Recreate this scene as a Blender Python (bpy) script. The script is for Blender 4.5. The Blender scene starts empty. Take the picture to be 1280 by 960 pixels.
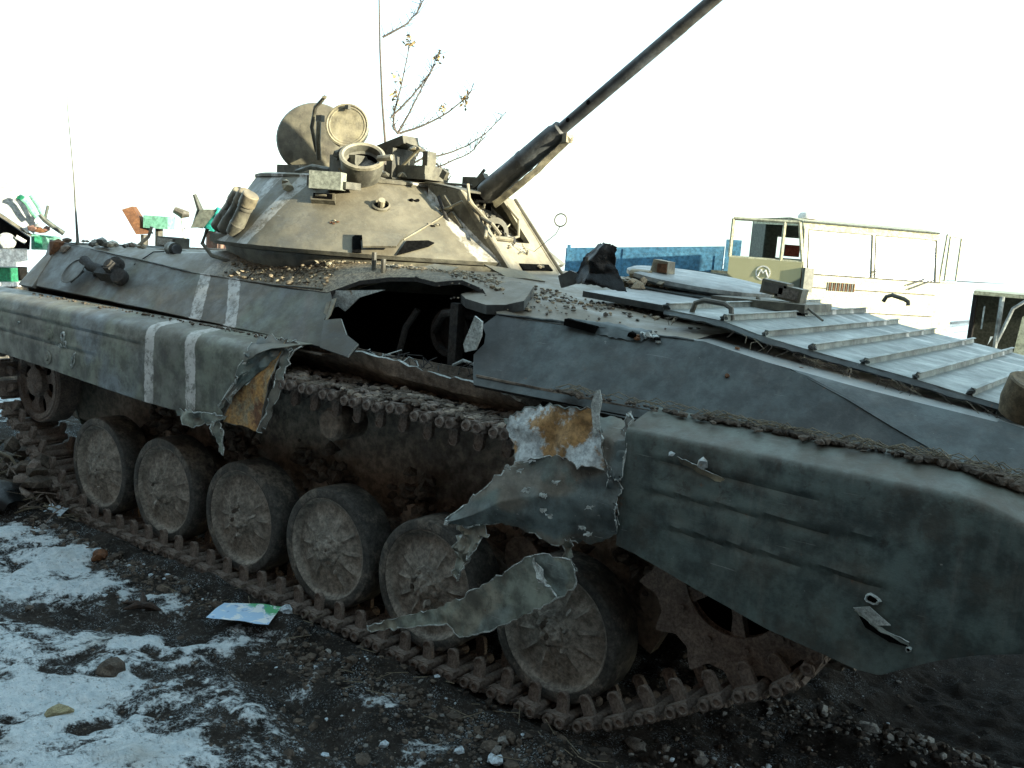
import bpy, bmesh, math, random
import numpy as np
from mathutils import Vector, Matrix, noise
random.seed(7); np.random.seed(7)
SC = bpy.context.scene
COL = SC.collection
P = {
  'rear_plate': [[-5.588, -1.074, 1.748], [-4.823, -1.102, 1.712], [-4.228, -1.122, 1.686], [-3.763, -1.144, 1.657], [-3.302, -1.148, 1.652], [-2.974, -1.149, 1.651], [-2.555, -1.138, 1.664], [-2.468, -1.191, 1.596], [-2.461, -1.254, 1.514], [-2.351, -1.245, 1.526], [-2.249, -1.292, 1.464], [-2.139, -1.319, 1.43], [-2.163, -1.363, 1.373], [-2.377, -1.35, 1.389], [-2.751, -1.344, 1.398], [-3.338, -1.334, 1.41], [-3.989, -1.326, 1.421], [-4.74, -1.316, 1.433], [-5.32, -1.311, 1.44]],
  'rear_plate_flap': [[-2.422, -1.29, 1.519], [-2.305, -1.278, 1.536], [-2.212, -1.328, 1.47], [-2.098, -1.354, 1.437], [-2.121, -1.403, 1.373], [-2.336, -1.388, 1.392]],
  'front_plate': [[-1.404, -1.147, 1.654], [-1.056, -1.143, 1.659], [-0.684, -1.148, 1.653], [-0.354, -1.145, 1.656], [-0.117, -1.172, 1.621], [0.102, -1.199, 1.586], [0.269, -1.238, 1.535], [0.446, -1.285, 1.474], [0.641, -1.333, 1.412], [0.564, -1.355, 1.384], [0.403, -1.375, 1.357], [0.168, -1.383, 1.347], [-0.139, -1.384, 1.346], [-0.549, -1.391, 1.337], [-0.86, -1.388, 1.341], [-1.065, -1.392, 1.336], [-1.333, -1.38, 1.35], [-1.373, -1.342, 1.4], [-1.419, -1.287, 1.471], [-1.393, -1.249, 1.521], [-1.412, -1.218, 1.562], [-1.455, -1.191, 1.597]],
  'mid_face': [[0.101, -1.2, 1.598], [0.253, -1.2, 1.57], [0.466, -1.2, 1.554], [0.608, -1.2, 1.538], [0.835, -1.2, 1.512]],
  'shard_a': [[-1.426, -1.28, 1.647], [-1.382, -1.28, 1.626], [-1.381, -1.28, 1.56], [-1.408, -1.28, 1.494], [-1.468, -1.28, 1.475], [-1.481, -1.28, 1.511], [-1.449, -1.28, 1.589]],
  'roof_hole': [[-2.548, -1.145, 1.665], [-3.34, 0.119, 1.665], [-3.821, 1.626, 1.665], [-3.534, 1.922, 1.665], [-3.258, 1.439, 1.665], [-2.247, -0.413, 1.665], [-1.985, -0.714, 1.665], [-1.668, -0.9, 1.665], [-2.04, -0.187, 1.665], [-1.781, -0.423, 1.665], [-1.32, -1.258, 1.665]],
  'ledge': [[-1.756, -1.0, 1.713], [-1.716, -0.9, 1.745], [-1.593, -0.8, 1.793], [-1.417, -0.85, 1.788], [-1.278, -1.12, 1.733], [-1.397, -1.1, 1.699], [-1.472, -1.15, 1.692], [-1.641, -1.1, 1.701]],
  'cream_strip': [[-2.569, -1.05, 1.668], [-2.262, -1.0, 1.763], [-2.23, -1.02, 1.745], [-2.548, -1.05, 1.643]],
  'tri_piece': [[-2.556, -1.12, 1.66], [-2.463, -1.12, 1.668], [-2.157, -1.12, 1.754], [-2.341, -1.12, 1.642], [-2.444, -1.12, 1.559], [-2.494, -1.12, 1.58], [-2.568, -1.12, 1.559]],
  'torn_top': [[-1.154, -1.74, 0.83], [-1.05, -1.72, 0.933], [-0.966, -1.68, 1.038], [-0.882, -1.63, 1.125], [-0.738, -1.6, 1.172], [-0.59, -1.6, 1.192], [-0.473, -1.6, 1.177], [-0.423, -1.6, 1.104]],
  'torn_mid': [[-1.137, -1.75, 0.83], [-1.001, -1.75, 0.893], [-0.892, -1.73, 0.964], [-0.795, -1.69, 1.005], [-0.665, -1.66, 1.029], [-0.563, -1.62, 1.045], [-0.484, -1.62, 1.053], [-0.419, -1.62, 1.037]],
  'torn_bot': [[-1.165, -1.72, 0.81], [-1.013, -1.72, 0.843], [-0.895, -1.7, 0.871], [-0.789, -1.68, 0.86], [-0.657, -1.66, 0.833], [-0.615, -1.6, 0.847], [-0.502, -1.6, 0.863], [-0.426, -1.6, 0.927]],
  'white_top': [[-1.012, -1.55, 1.271], [-0.907, -1.55, 1.332], [-0.753, -1.55, 1.371], [-0.586, -1.55, 1.379]],
  'white_mid': [[-0.95, -1.585, 1.195], [-0.825, -1.585, 1.235], [-0.696, -1.585, 1.259], [-0.527, -1.585, 1.268]],
  'white_bot': [[-0.902, -1.6, 1.109], [-0.775, -1.6, 1.148], [-0.662, -1.6, 1.171], [-0.472, -1.6, 1.162]],
  'grn_top': [[-0.632, -1.45, 1.335], [-0.533, -1.45, 1.34], [-0.443, -1.45, 1.342]],
  'grn_mid': [[-0.532, -1.58, 1.288], [-0.461, -1.58, 1.286], [-0.416, -1.58, 1.288]],
  'grn_bot': [[-0.485, -1.6, 1.153], [-0.449, -1.6, 1.145], [-0.42, -1.6, 1.142]],
  'shard_b': [[-0.567, -1.57, 1.281], [-0.585, -1.57, 1.356], [-0.594, -1.57, 1.402], [-0.578, -1.57, 1.458], [-0.56, -1.57, 1.464], [-0.545, -1.57, 1.425], [-0.553, -1.57, 1.362], [-0.542, -1.57, 1.317]],
  'strip_top': [[-1.644, -1.66, 0.194], [-1.535, -1.66, 0.251], [-1.439, -1.66, 0.3], [-1.301, -1.66, 0.368], [-1.191, -1.66, 0.434], [-1.085, -1.66, 0.505], [-0.925, -1.66, 0.631], [-0.811, -1.66, 0.73], [-0.7, -1.66, 0.799], [-0.571, -1.66, 0.801]],
  'strip_bot': [[-1.612, -1.66, 0.177], [-1.522, -1.66, 0.21], [-1.412, -1.66, 0.263], [-1.296, -1.66, 0.303], [-1.17, -1.66, 0.35], [-1.091, -1.66, 0.317], [-0.905, -1.66, 0.415], [-0.79, -1.66, 0.503], [-0.625, -1.66, 0.623], [-0.539, -1.66, 0.703]],
  'shard_c_top': [[-1.1, -1.7, 0.825], [-1.008, -1.7, 0.84], [-0.951, -1.7, 0.817]],
  'shard_c_bot': [[-1.153, -1.68, 0.572], [-1.108, -1.68, 0.564], [-1.079, -1.68, 0.628]],
  'shard_d': [[-0.652, -1.6, 0.871], [-0.61, -1.6, 0.868], [-0.616, -1.6, 0.775], [-0.575, -1.6, 0.746], [-0.611, -1.6, 0.723], [-0.649, -1.6, 0.766]],
  'rskirt_pts': [[-3.587, -1.57, 1.329], [-3.485, -1.57, 1.341], [-3.576, -1.57, 0.923], [-3.473, -1.57, 0.916], [-3.17, -1.57, 1.304], [-3.077, -1.57, 1.324], [-3.2, -1.57, 0.944], [-3.091, -1.57, 0.944], [-2.989, -1.57, 1.227], [-2.577, -1.57, 1.346], [-2.457, -1.57, 1.422], [-2.731, -1.57, 1.2], [-2.818, -1.57, 0.93], [-3.244, -1.57, 0.923]],
  'orange_top': [[-2.76, -1.5, 1.288], [-2.635, -1.5, 1.376], [-2.529, -1.5, 1.41]],
  'orange_mid': [[-2.749, -1.56, 1.163], [-2.627, -1.56, 1.193], [-2.502, -1.56, 1.232]],
  'orange_bot': [[-2.846, -1.58, 0.935], [-2.706, -1.58, 0.942], [-2.556, -1.58, 0.936]],
  'crump_a': [[-3.252, -1.6, 0.924], [-3.128, -1.6, 0.959], [-2.937, -1.6, 0.973], [-2.8, -1.6, 0.971], [-2.893, -1.6, 0.92], [-3.089, -1.6, 0.872], [-3.191, -1.6, 0.876]],
  'shard_e': [[-2.935, -1.6, 0.921], [-2.846, -1.6, 0.928], [-2.809, -1.6, 0.87], [-2.811, -1.6, 0.762], [-2.86, -1.6, 0.787], [-2.891, -1.6, 0.855]],
  'stripe_hull': [[-3.687, -1.147, 1.653], [-3.566, -1.154, 1.644], [-3.507, -1.338, 1.405], [-3.405, -1.34, 1.403], [-3.389, -1.161, 1.635], [-3.289, -1.158, 1.639], [-3.174, -1.341, 1.401], [-3.072, -1.342, 1.399]],
  'stripe_deck': [[-3.433, -1.376, 1.68], [-3.321, -1.381, 1.68], [-6.876, 1.524, 1.68], [-6.403, 1.277, 1.68]],
  'stripe_turret': [[-3.292, -0.817, 2.2], [-3.184, -0.809, 2.189], [-3.172, -1.134, 1.883], [-3.021, -1.124, 1.878], [-3.543, -0.776, 2.237], [-3.442, -0.796, 2.226], [-3.44, -0.93, 2.084], [-3.367, -0.951, 2.068], [-2.564, -0.072, 2.194], [-2.262, -0.242, 1.983], [-2.672, -0.086, 2.263], [-2.328, -0.241, 2.026]],
  'tt': [[-3.006, -0.799, 2.147], [-2.719, -0.615, 2.136], [-2.444, -0.731, 1.936], [-2.606, -0.876, 1.936], [-2.819, -0.874, 2.026], [-3.254, -0.945, 2.073], [-2.484, 0.353, 2.099], [-2.945, -0.641, 2.231], [-2.65, -0.391, 2.189], [-2.434, -0.434, 2.047], [-2.13, -0.391, 1.873], [-2.117, -0.116, 1.904], [-2.108, 0.117, 1.899]],
  'launch': [[-3.752, -1.08, 1.941], [-3.536, -1.08, 2.164], [-3.618, -1.08, 1.929], [-3.415, -1.08, 2.158], [-3.464, -1.08, 1.914], [-3.312, -1.08, 2.148]],
  'launch_w': [[-3.451, -1.12, 1.978], [-3.333, -1.12, 2.135], [-3.267, -1.12, 1.987]],
  'lid': [[-4.095, -0.25, 2.53], [-3.692, -0.25, 2.831], [-3.674, -0.25, 2.557], [-3.782, -0.25, 2.383]],
  'light': [[-3.209, -0.45, 2.62], [-3.367, -0.45, 2.621]],
  'ring': [[-2.908, -0.6, 2.408], [-3.08, -0.6, 2.444], [-2.74, -0.6, 2.369], [-2.907, -0.6, 2.297]],
  'box': [[-3.094, -0.82, 2.304], [-2.804, -0.82, 2.306], [-2.798, -0.82, 2.212], [-3.068, -0.82, 2.227]],
  'brk': [[-3.155, -0.3, 2.477], [-2.898, -0.3, 2.551], [-2.729, -0.3, 2.504], [-2.847, -0.3, 2.326], [-2.508, -0.3, 2.528], [-2.454, -0.3, 2.335]],
  'roofdetail': [[-3.173, -0.991, 2.3], [-2.632, -1.255, 2.3], [-2.71, -0.613, 2.3], [-2.624, -0.432, 2.3], [-2.666, -0.094, 2.3], [-2.074, -0.583, 2.3]],
  'gun': [[-2.409, 0.0, 2.286], [-1.922, 0.0, 2.642], [-1.862, 0.0, 2.709], [-1.061, 0.0, 3.272], [-1.818, 0.0, 2.601], [-2.237, 0.0, 2.282]],
  'mant': [[-2.296, -0.25, 2.283], [-2.143, -0.25, 2.036], [-1.959, -0.25, 2.226], [-1.901, -0.25, 2.027], [-1.653, -0.25, 1.888], [-2.228, -0.25, 1.985], [-1.837, -0.25, 2.111]],
  'vane': [[-0.642, -0.95, 1.804], [-0.367, -0.95, 1.76], [-0.183, -0.95, 1.715], [0.017, -0.95, 1.684], [0.224, -0.95, 1.654], [0.419, -0.95, 1.626], [0.613, -0.95, 1.596], [0.749, -0.95, 1.577]],
  'black': [[-1.261, -0.75, 1.822], [-1.222, -0.75, 1.895], [-1.217, -0.75, 1.941], [-1.133, -0.75, 2.012], [-1.035, -0.75, 2.003], [-1.035, -0.75, 1.917], [-0.949, -0.75, 1.804], [-1.128, -0.75, 1.822], [-1.197, -0.75, 1.827], [-1.314, -0.75, 1.786], [-1.338, -0.75, 1.842], [-1.271, -0.75, 1.875]],
  'hatch': [[-1.388, 0.243, 1.85], [-2.342, 2.888, 1.85], [-0.524, -0.358, 1.85], [-0.349, -1.272, 1.85]],
  'hatch2': [[-2.187, 1.467, 1.74], [-2.247, 2.494, 1.74], [-1.187, 0.944, 1.74], [-1.409, 0.702, 1.74]],
  'peri': [[-1.329, 0.2, 1.854], [-1.318, 0.2, 1.946], [-1.227, 0.2, 1.953], [-1.194, 0.2, 1.875]],
  'boxes': [[-0.626, 0.1, 1.816], [-0.626, 0.1, 1.891], [-0.498, 0.1, 1.893], [-0.498, 0.1, 1.828], [-0.55, 0.1, 1.794], [-0.545, 0.1, 1.865], [-0.411, 0.1, 1.869], [-0.399, 0.1, 1.805]],
  'handle': [[-0.535, -0.9, 1.759], [-0.525, -0.9, 1.798], [-0.481, -0.9, 1.816], [-0.414, -0.9, 1.809], [-0.383, -0.9, 1.795], [-0.38, -0.9, 1.765]],
  'handle2': [[-0.245, 0.9, 1.808], [-0.231, 0.9, 1.837], [-0.202, 0.9, 1.849], [-0.135, 0.9, 1.833], [-0.112, 0.9, 1.821], [-0.109, 0.9, 1.799]],
  'headlamp': [[0.726, -1.0, 1.563], [0.752, -1.0, 1.672], [0.822, -1.0, 1.565]],
  'tool': [[-4.901, -1.199, 1.65], [-4.775, -1.225, 1.616], [-4.593, -1.235, 1.604], [-4.473, -1.195, 1.656], [-4.34, -1.247, 1.588], [-4.34, -1.275, 1.552], [-4.493, -1.277, 1.549], [-4.855, -1.28, 1.545]],
  'rdeck': [[-6.449, -0.001, 1.74], [-6.136, 0.031, 1.74], [-8.887, 1.777, 1.74], [-8.752, 1.423, 1.74], [-5.591, -0.004, 1.74], [-4.987, -0.249, 1.74], [-5.705, -0.798, 1.74], [3.198, -5.726, 1.74], [-4.732, -1.534, 1.74], [-4.563, -1.562, 1.74]],
  'whip': [[-5.431, -0.95, 1.762], [-5.454, -0.95, 1.933], [-5.489, -0.95, 2.217], [-5.579, -0.95, 2.725], [-5.581, -0.95, 3.003]],
  'bullets': [[-4.461, -1.575, 1.201], [-4.433, -1.575, 1.154], [-4.49, -1.575, 1.137], [-4.338, -1.575, 1.066], [-5.012, -1.575, 1.225], [-4.635, -1.575, 1.18], [-4.655, -1.575, 1.039]],
  'sk_front': [[-0.233, -1.575, 1.274], [-0.006, -1.575, 1.218], [-0.105, -1.575, 1.279], [0.49, -1.575, 0.873], [0.642, -1.575, 0.833], [0.527, -1.575, 0.912], [0.545, -1.575, 0.711], [0.681, -1.575, 0.819]],
  'flyer': [[-2.413, -1.973, 0.03], [-2.505, -1.799, 0.03], [-2.28, -1.618, 0.03], [-2.138, -1.819, 0.03]],
  'gstuff': [[-2.864, -2.018, 0.03], [-0.123, -1.279, 0.03], [-0.37, -1.364, 0.03], [-0.694, -1.889, 0.03], [-3.661, -1.792, 0.03], [-2.328, -2.511, 0.03], [-4.901, -1.714, 0.03], [-2.143, -2.842, 0.03], [-1.091, 1.273, 0.03], [0.69, -0.418, 0.03], [-4.614, -1.446, 0.03], [-5.623, -1.22, 0.03], [-3.22, -2.447, 0.03], [-2.486, -1.953, 0.03], [-2.783, -2.198, 0.03], [-1.339, -1.745, 0.03], [-1.305, -2.279, 0.03]],
  'bluebed': [[-8.371, 9.883, 1.717], [-5.932, 11.237, 2.026], [-5.89, 11.251, 1.607], [-8.356, 9.888, 1.531], [-5.887, 11.257, 2.212], [-5.699, 11.34, 2.227], [-5.639, 11.363, 1.629], [-5.828, 11.28, 1.612]],
  'truck': [[-3.526, 8.646, 2.552], [-3.415, 8.695, 1.782], [-2.159, 10.509, 2.435], [-4.357, 8.316, 2.527], [-1.526, 9.215, 2.336]],
  'beacon': [[-3.475, 8.977, 2.686]],
  'rightveh': [[-2.32, 13.924, 0.935], [-2.408, 13.933, 1.571], [-1.552, 14.086, 1.721], [-1.965, 13.999, 1.116]],
  'greenL': [[-11.338, 1.308, 2.351], [-11.161, 1.675, 1.934], [-11.257, 1.464, 1.51], [-11.308, 1.284, 0.939], [-11.175, 1.576, 1.056], [-11.046, 1.879, 1.54], [-11.009, 1.965, 2.166]],
  'midbg': [[-8.098, 1.013, 1.998], [-8.045, 1.099, 2.039], [-7.948, 1.247, 1.768], [-8.02, 1.133, 1.751], [-7.948, 1.253, 1.937], [-7.85, 1.401, 1.849], [-7.817, 1.452, 2.039], [-7.734, 1.573, 2.0], [-7.693, 1.629, 2.2], [-7.574, 1.793, 2.259], [-7.605, 1.75, 1.743], [-7.672, 1.656, 1.735]],
  'tree': [[-5.334, 2.058, 2.764], [-5.343, 1.993, 3.163], [-5.325, 1.907, 3.654], [-5.289, 1.83, 4.059], [-5.25, 2.125, 2.884], [-5.168, 2.209, 2.835], [-4.836, 2.535, 2.519]],
  'tb1': [[-5.302, 1.908, 3.746], [-5.148, 2.026, 3.867], [-5.058, 2.082, 3.972], [-4.991, 2.106, 4.099]],
  'tb2': [[-5.294, 2.061, 3.039], [-5.138, 2.174, 3.259], [-5.017, 2.248, 3.45], [-4.938, 2.276, 3.647]],
  'tb3': [[-5.25, 2.124, 2.899], [-5.112, 2.204, 3.226], [-4.954, 2.278, 3.576]],
  'tb4': [[-5.233, 2.138, 2.908], [-5.007, 2.33, 3.043], [-4.782, 2.492, 3.256], [-4.708, 2.534, 3.363]],
  'tb5': [[-5.154, 2.243, 2.636], [-4.867, 2.486, 2.778], [-4.659, 2.642, 2.933], [-4.457, 2.766, 3.186]],
  'tb6': [[-5.154, 2.25, 2.554], [-4.966, 2.414, 2.634], [-4.749, 2.586, 2.775], [-4.629, 2.666, 2.936]],
  'tb7': [[-5.097, 2.283, 2.769], [-4.966, 2.414, 2.634], [-4.883, 2.496, 2.507]],
  'tb8': [[-5.25, 2.124, 2.899], [-5.273, 2.083, 3.027], [-5.196, 2.093, 3.394], [-5.108, 2.086, 3.784]],
  'leaves': [[-5.117, 2.09, 3.736], [-4.939, 2.279, 3.633], [-5.233, 2.054, 3.41], [-5.254, 2.069, 3.231], [-4.929, 2.381, 3.161], [-4.77, 2.5, 3.264], [-5.558, 1.677, 3.608], [-5.535, 1.734, 3.474]],
  'grooves': [[-0.314, -1.57, 1.239], [0.36, -1.57, 1.227], [-0.341, -1.57, 1.114], [0.539, -1.57, 1.125], [-0.247, -1.57, 0.99], [0.586, -1.57, 0.987], [-5.292, -1.57, 1.274], [-3.6, -1.57, 1.249], [-5.294, -1.57, 1.144], [-4.102, -1.57, 1.122]],
  'roofchk': [[-2.261, -1.0, 1.746], [-1.692, -1.0, 1.81], [-1.398, -1.0, 1.819], [-2.598, -1.0, 1.779], [-1.849, -1.0, 1.817], [-1.171, -1.0, 1.853]],
  'turret_slot': [[-2.65, -0.898, 1.941], [-2.647, -0.879, 1.952], [-2.472, -0.707, 1.962], [-2.451, -0.717, 1.946], [-2.571, -0.969, 1.862], [-2.529, -0.94, 1.862], [-2.606, -0.876, 1.936]],
  'turret_flap': [[-2.604, -0.866, 1.941], [-2.426, -0.7, 1.941], [-2.41, -0.77, 1.899], [-2.397, -0.809, 1.873], [-2.521, -0.934, 1.862]],
  'turret_shade': [[-2.426, -0.7, 1.941], [-2.361, -0.589, 1.952], [-2.331, -0.571, 1.941], [-2.328, -0.622, 1.92], [-2.383, -0.817, 1.862]],
  'rear_end': [[-5.675, -1.2, 1.478], [-5.371, -1.2, 1.616], [-5.426, -1.2, 1.431], [-5.618, -1.2, 1.414], [-5.177, -1.2, 1.547], [-5.349, -1.2, 1.645]],
  'lump': [[-3.396, -2.106, 0.415], [-3.56, -2.317, 0.588], [-3.527, -2.166, 0.744], [-3.595, -2.257, 0.828]],
  'midbg2': [[-7.703, 1.615, 2.216], [-7.669, 1.666, 2.06], [-7.722, 1.588, 1.857], [-7.642, 1.702, 1.875], [-7.563, 1.812, 2.074], [-7.609, 1.749, 1.871], [-7.625, 1.723, 1.775], [-7.508, 1.884, 1.789], [-7.509, 1.885, 2.081], [-7.605, 1.75, 1.743], [-7.488, 1.904, 1.652]],
  'fm_cover': [[-10.524, 0.693, 2.216], [-10.401, 0.955, 2.215], [-10.27, 1.22, 1.845], [-10.274, 1.202, 1.625], [-10.439, 0.878, 1.882], [-10.526, 0.692, 2.014]],
  'fm_strip': [[-10.526, 0.692, 1.986], [-10.439, 0.878, 1.854], [-10.286, 1.179, 1.623], [-10.285, 1.178, 1.585], [-10.438, 0.877, 1.807], [-10.526, 0.691, 1.94]],
  'fm_dark': [[-10.799, 0.815, 1.91], [-10.709, 1.006, 1.793], [-10.56, 1.298, 1.564], [-10.559, 1.287, 1.427], [-10.789, 0.805, 1.396]],
  'fm_round': [[-10.448, 0.954, 1.519]],
  'fm_bar': [[-10.361, 1.025, 1.584], [-10.314, 1.116, 1.524], [-10.334, 1.088, 1.721], [-10.302, 1.149, 1.65]],
  'fm_white': [[-10.516, 0.681, 1.419], [-10.303, 1.129, 1.439], [-10.29, 1.132, 1.239], [-10.507, 0.675, 1.214]],
  'fm_green': [[-10.597, 0.716, 1.198], [-10.428, 1.075, 1.208], [-10.415, 1.077, 1.045], [-10.587, 0.709, 1.028]],
  'fm_black': [[-10.608, 1.164, 1.206], [-10.561, 1.258, 1.201], [-10.551, 1.252, 1.035], [-10.597, 1.158, 1.03]],
  'fm_low': [[-10.496, 0.668, 1.026], [-10.279, 1.125, 1.048], [-10.272, 1.131, 1.0], [-10.493, 0.666, 0.979]],
  'fm_box': [[-10.29, 1.171, 1.623], [-10.14, 1.456, 1.606], [-10.135, 1.454, 1.451], [-10.284, 1.168, 1.442]],
  'fm_boxg': [[-10.184, 1.156, 1.609], [-10.145, 1.232, 1.605], [-10.141, 1.23, 1.472], [-10.18, 1.154, 1.477]],
  'fm_link': [[-10.073, 1.167, 1.87], [-10.049, 1.211, 1.808], [-10.0, 1.302, 1.73], [-9.949, 1.393, 1.662], [-10.054, 1.204, 1.892], [-10.034, 1.243, 1.979], [-10.165, 0.987, 2.049], [-10.135, 1.047, 1.98], [-10.112, 1.091, 1.891], [-10.088, 1.136, 1.83], [-10.119, 1.077, 2.085], [-10.089, 1.137, 1.979]],
  'fm_red': [[-10.19, 1.15, 1.694], [-10.159, 1.211, 1.679], [-10.128, 1.272, 1.703], [-10.172, 1.188, 1.734]],
  'ttl': [[-2.583, -0.96, 1.873], [-2.446, -0.7, 1.952], [-2.657, -0.101, 2.252], [-2.521, -0.21, 2.152], [-2.262, -0.242, 1.983], [-2.103, -0.137, 1.894]],
}
CAM = [1.30454, -4.69604, 2.01473, -0.63154, 0.15195, 0.074, 1197.06335]

# ------------------------------------------------------------------ camera
def cam_axes(yaw, pit, rol):
    f = Vector((math.sin(yaw)*math.cos(pit), math.cos(yaw)*math.cos(pit), -math.sin(pit)))
    r = Vector((math.cos(yaw), -math.sin(yaw), 0)); u = r.cross(f)
    return r*math.cos(rol)+u*math.sin(rol), -r*math.sin(rol)+u*math.cos(rol), f
cr, cu, cf = cam_axes(*CAM[3:6])
cam = bpy.data.cameras.new('camera'); camo = bpy.data.objects.new('camera', cam); COL.objects.link(camo)
M = Matrix((cr, cu, -cf)).transposed().to_4x4(); M.translation = Vector(CAM[:3]); camo.matrix_world = M
cam.sensor_width = 36; cam.lens = 36*CAM[6]/1280; cam.clip_start = .05; cam.clip_end = 3000
SC.camera = camo
# ------------------------------------------------------------------ sky, sun, exposure
SUN_AZ = math.radians(8)      # from +X towards +Y
SUN_EL = math.radians(12)
w = bpy.data.worlds.new('World'); SC.world = w; w.use_nodes = True
nt = w.node_tree; bg = nt.nodes['Background']
sky = nt.nodes.new('ShaderNodeTexSky'); sky.sky_type = 'NISHITA'; sky.sun_disc = False
sky.sun_elevation = SUN_EL; sky.sun_rotation = math.pi/2 - SUN_AZ
sky.air_density = 1.0; sky.dust_density = 1.0; sky.ozone_density = 1.0; sky.altitude = 0
hz = nt.nodes.new('ShaderNodeMix'); hz.data_type = 'RGBA'; hz.inputs[0].default_value = .55      # thin white winter haze over the clear sky
nt.links.new(sky.outputs[0], hz.inputs[6]); hz.inputs[7].default_value = (2.55, 3.6, 3.85, 1)
nt.links.new(hz.outputs[2], bg.inputs[0]); bg.inputs[1].default_value = .15
sun = bpy.data.lights.new('sun', 'SUN'); suno = bpy.data.objects.new('sun', sun); COL.objects.link(suno)
sun.energy = 4.7; sun.angle = math.radians(.5); sun.color = (1.0, .93, .70)
sd = Vector((math.cos(SUN_AZ)*math.cos(SUN_EL), math.sin(SUN_AZ)*math.cos(SUN_EL), math.sin(SUN_EL)))
suno.rotation_euler = sd.to_track_quat('Z', 'Y').to_euler(); suno.location = (20, 0, 20)
SC.view_settings.view_transform = 'Standard'; SC.view_settings.look = 'None'
SC.view_settings.gamma = 1; SC.view_settings.exposure = 1.8
SC.cycles.max_bounces = 6

# ------------------------------------------------------------------ materials
class NT:
    def __init__(s, name):
        s.m = bpy.data.materials.new(name); s.m.use_nodes = True; s.t = s.m.node_tree
        s.b = s.t.nodes['Principled BSDF']; s.tc = s.t.nodes.new('ShaderNodeTexCoord')
        s.co = s.tc.outputs['Object']
    def n(s, kind, **kw):
        nd = s.t.nodes.new(kind)
        for k, v in kw.items(): setattr(nd, k, v)
        return nd
    def put(s, inp, v):
        if hasattr(v, 'links') or isinstance(v, bpy.types.NodeSocket): s.t.links.new(v, inp)
        else:
            if isinstance(v, (tuple, list)) and len(v) == 3 and len(inp.default_value) == 4: v = (*v, 1)
            inp.default_value = v
    def mapping(s, sc, loc=(0, 0, 0), rot=(0, 0, 0)):
        m = s.n('ShaderNodeMapping'); s.put(m.inputs[0], s.co); m.inputs['Scale'].default_value = sc
        m.inputs['Location'].default_value = loc; m.inputs['Rotation'].default_value = rot
        return m.outputs[0]
    def noise(s, scale, detail=6, rough=.6, vec=None, dist=0):
        k = s.n('ShaderNodeTexNoise'); s.put(k.inputs['Vector'], vec or s.co)
        k.inputs['Scale'].default_value = scale; k.inputs['Detail'].default_value = detail
        k.inputs['Roughness'].default_value = rough; k.inputs['Distortion'].default_value = dist
        return k.outputs['Fac']
    def ramp(s, v, a, b, va=0., vb=1.):
        r = s.n('ShaderNodeMapRange'); r.interpolation_type = 'SMOOTHSTEP'
        s.put(r.inputs[0], v); r.inputs[1].default_value = a; r.inputs[2].default_value = b
        r.inputs[3].default_value = va; r.inputs[4].default_value = vb
        return r.outputs[0]
    def math(s, op, a, b=0.):
        k = s.n('ShaderNodeMath', operation=op); s.put(k.inputs[0], a); s.put(k.inputs[1], b); return k.outputs[0]
    def mix(s, f, a, b, mode='MIX'):
        k = s.n('ShaderNodeMix', data_type='RGBA', blend_type=mode)
        s.put(k.inputs[0], f); s.put(k.inputs[6], a); s.put(k.inputs[7], b); return k.outputs[2]
    def bump(s, h, st=.3, d=.01, prev=None):
        k = s.n('ShaderNodeBump'); k.inputs['Strength'].default_value = st; k.inputs['Distance'].default_value = d
        s.put(k.inputs['Height'], h)
        if prev is not None: s.put(k.inputs['Normal'], prev)
        return k.outputs[0]
    def up(s):
        g = s.n('ShaderNodeNewGeometry'); x = s.n('ShaderNodeSeparateXYZ'); s.put(x.inputs[0], g.outputs['Normal']); return x.outputs[2]
    def sep(s):
        x = s.n('ShaderNodeSeparateXYZ'); s.put(x.inputs[0], s.co); return x.outputs

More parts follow.
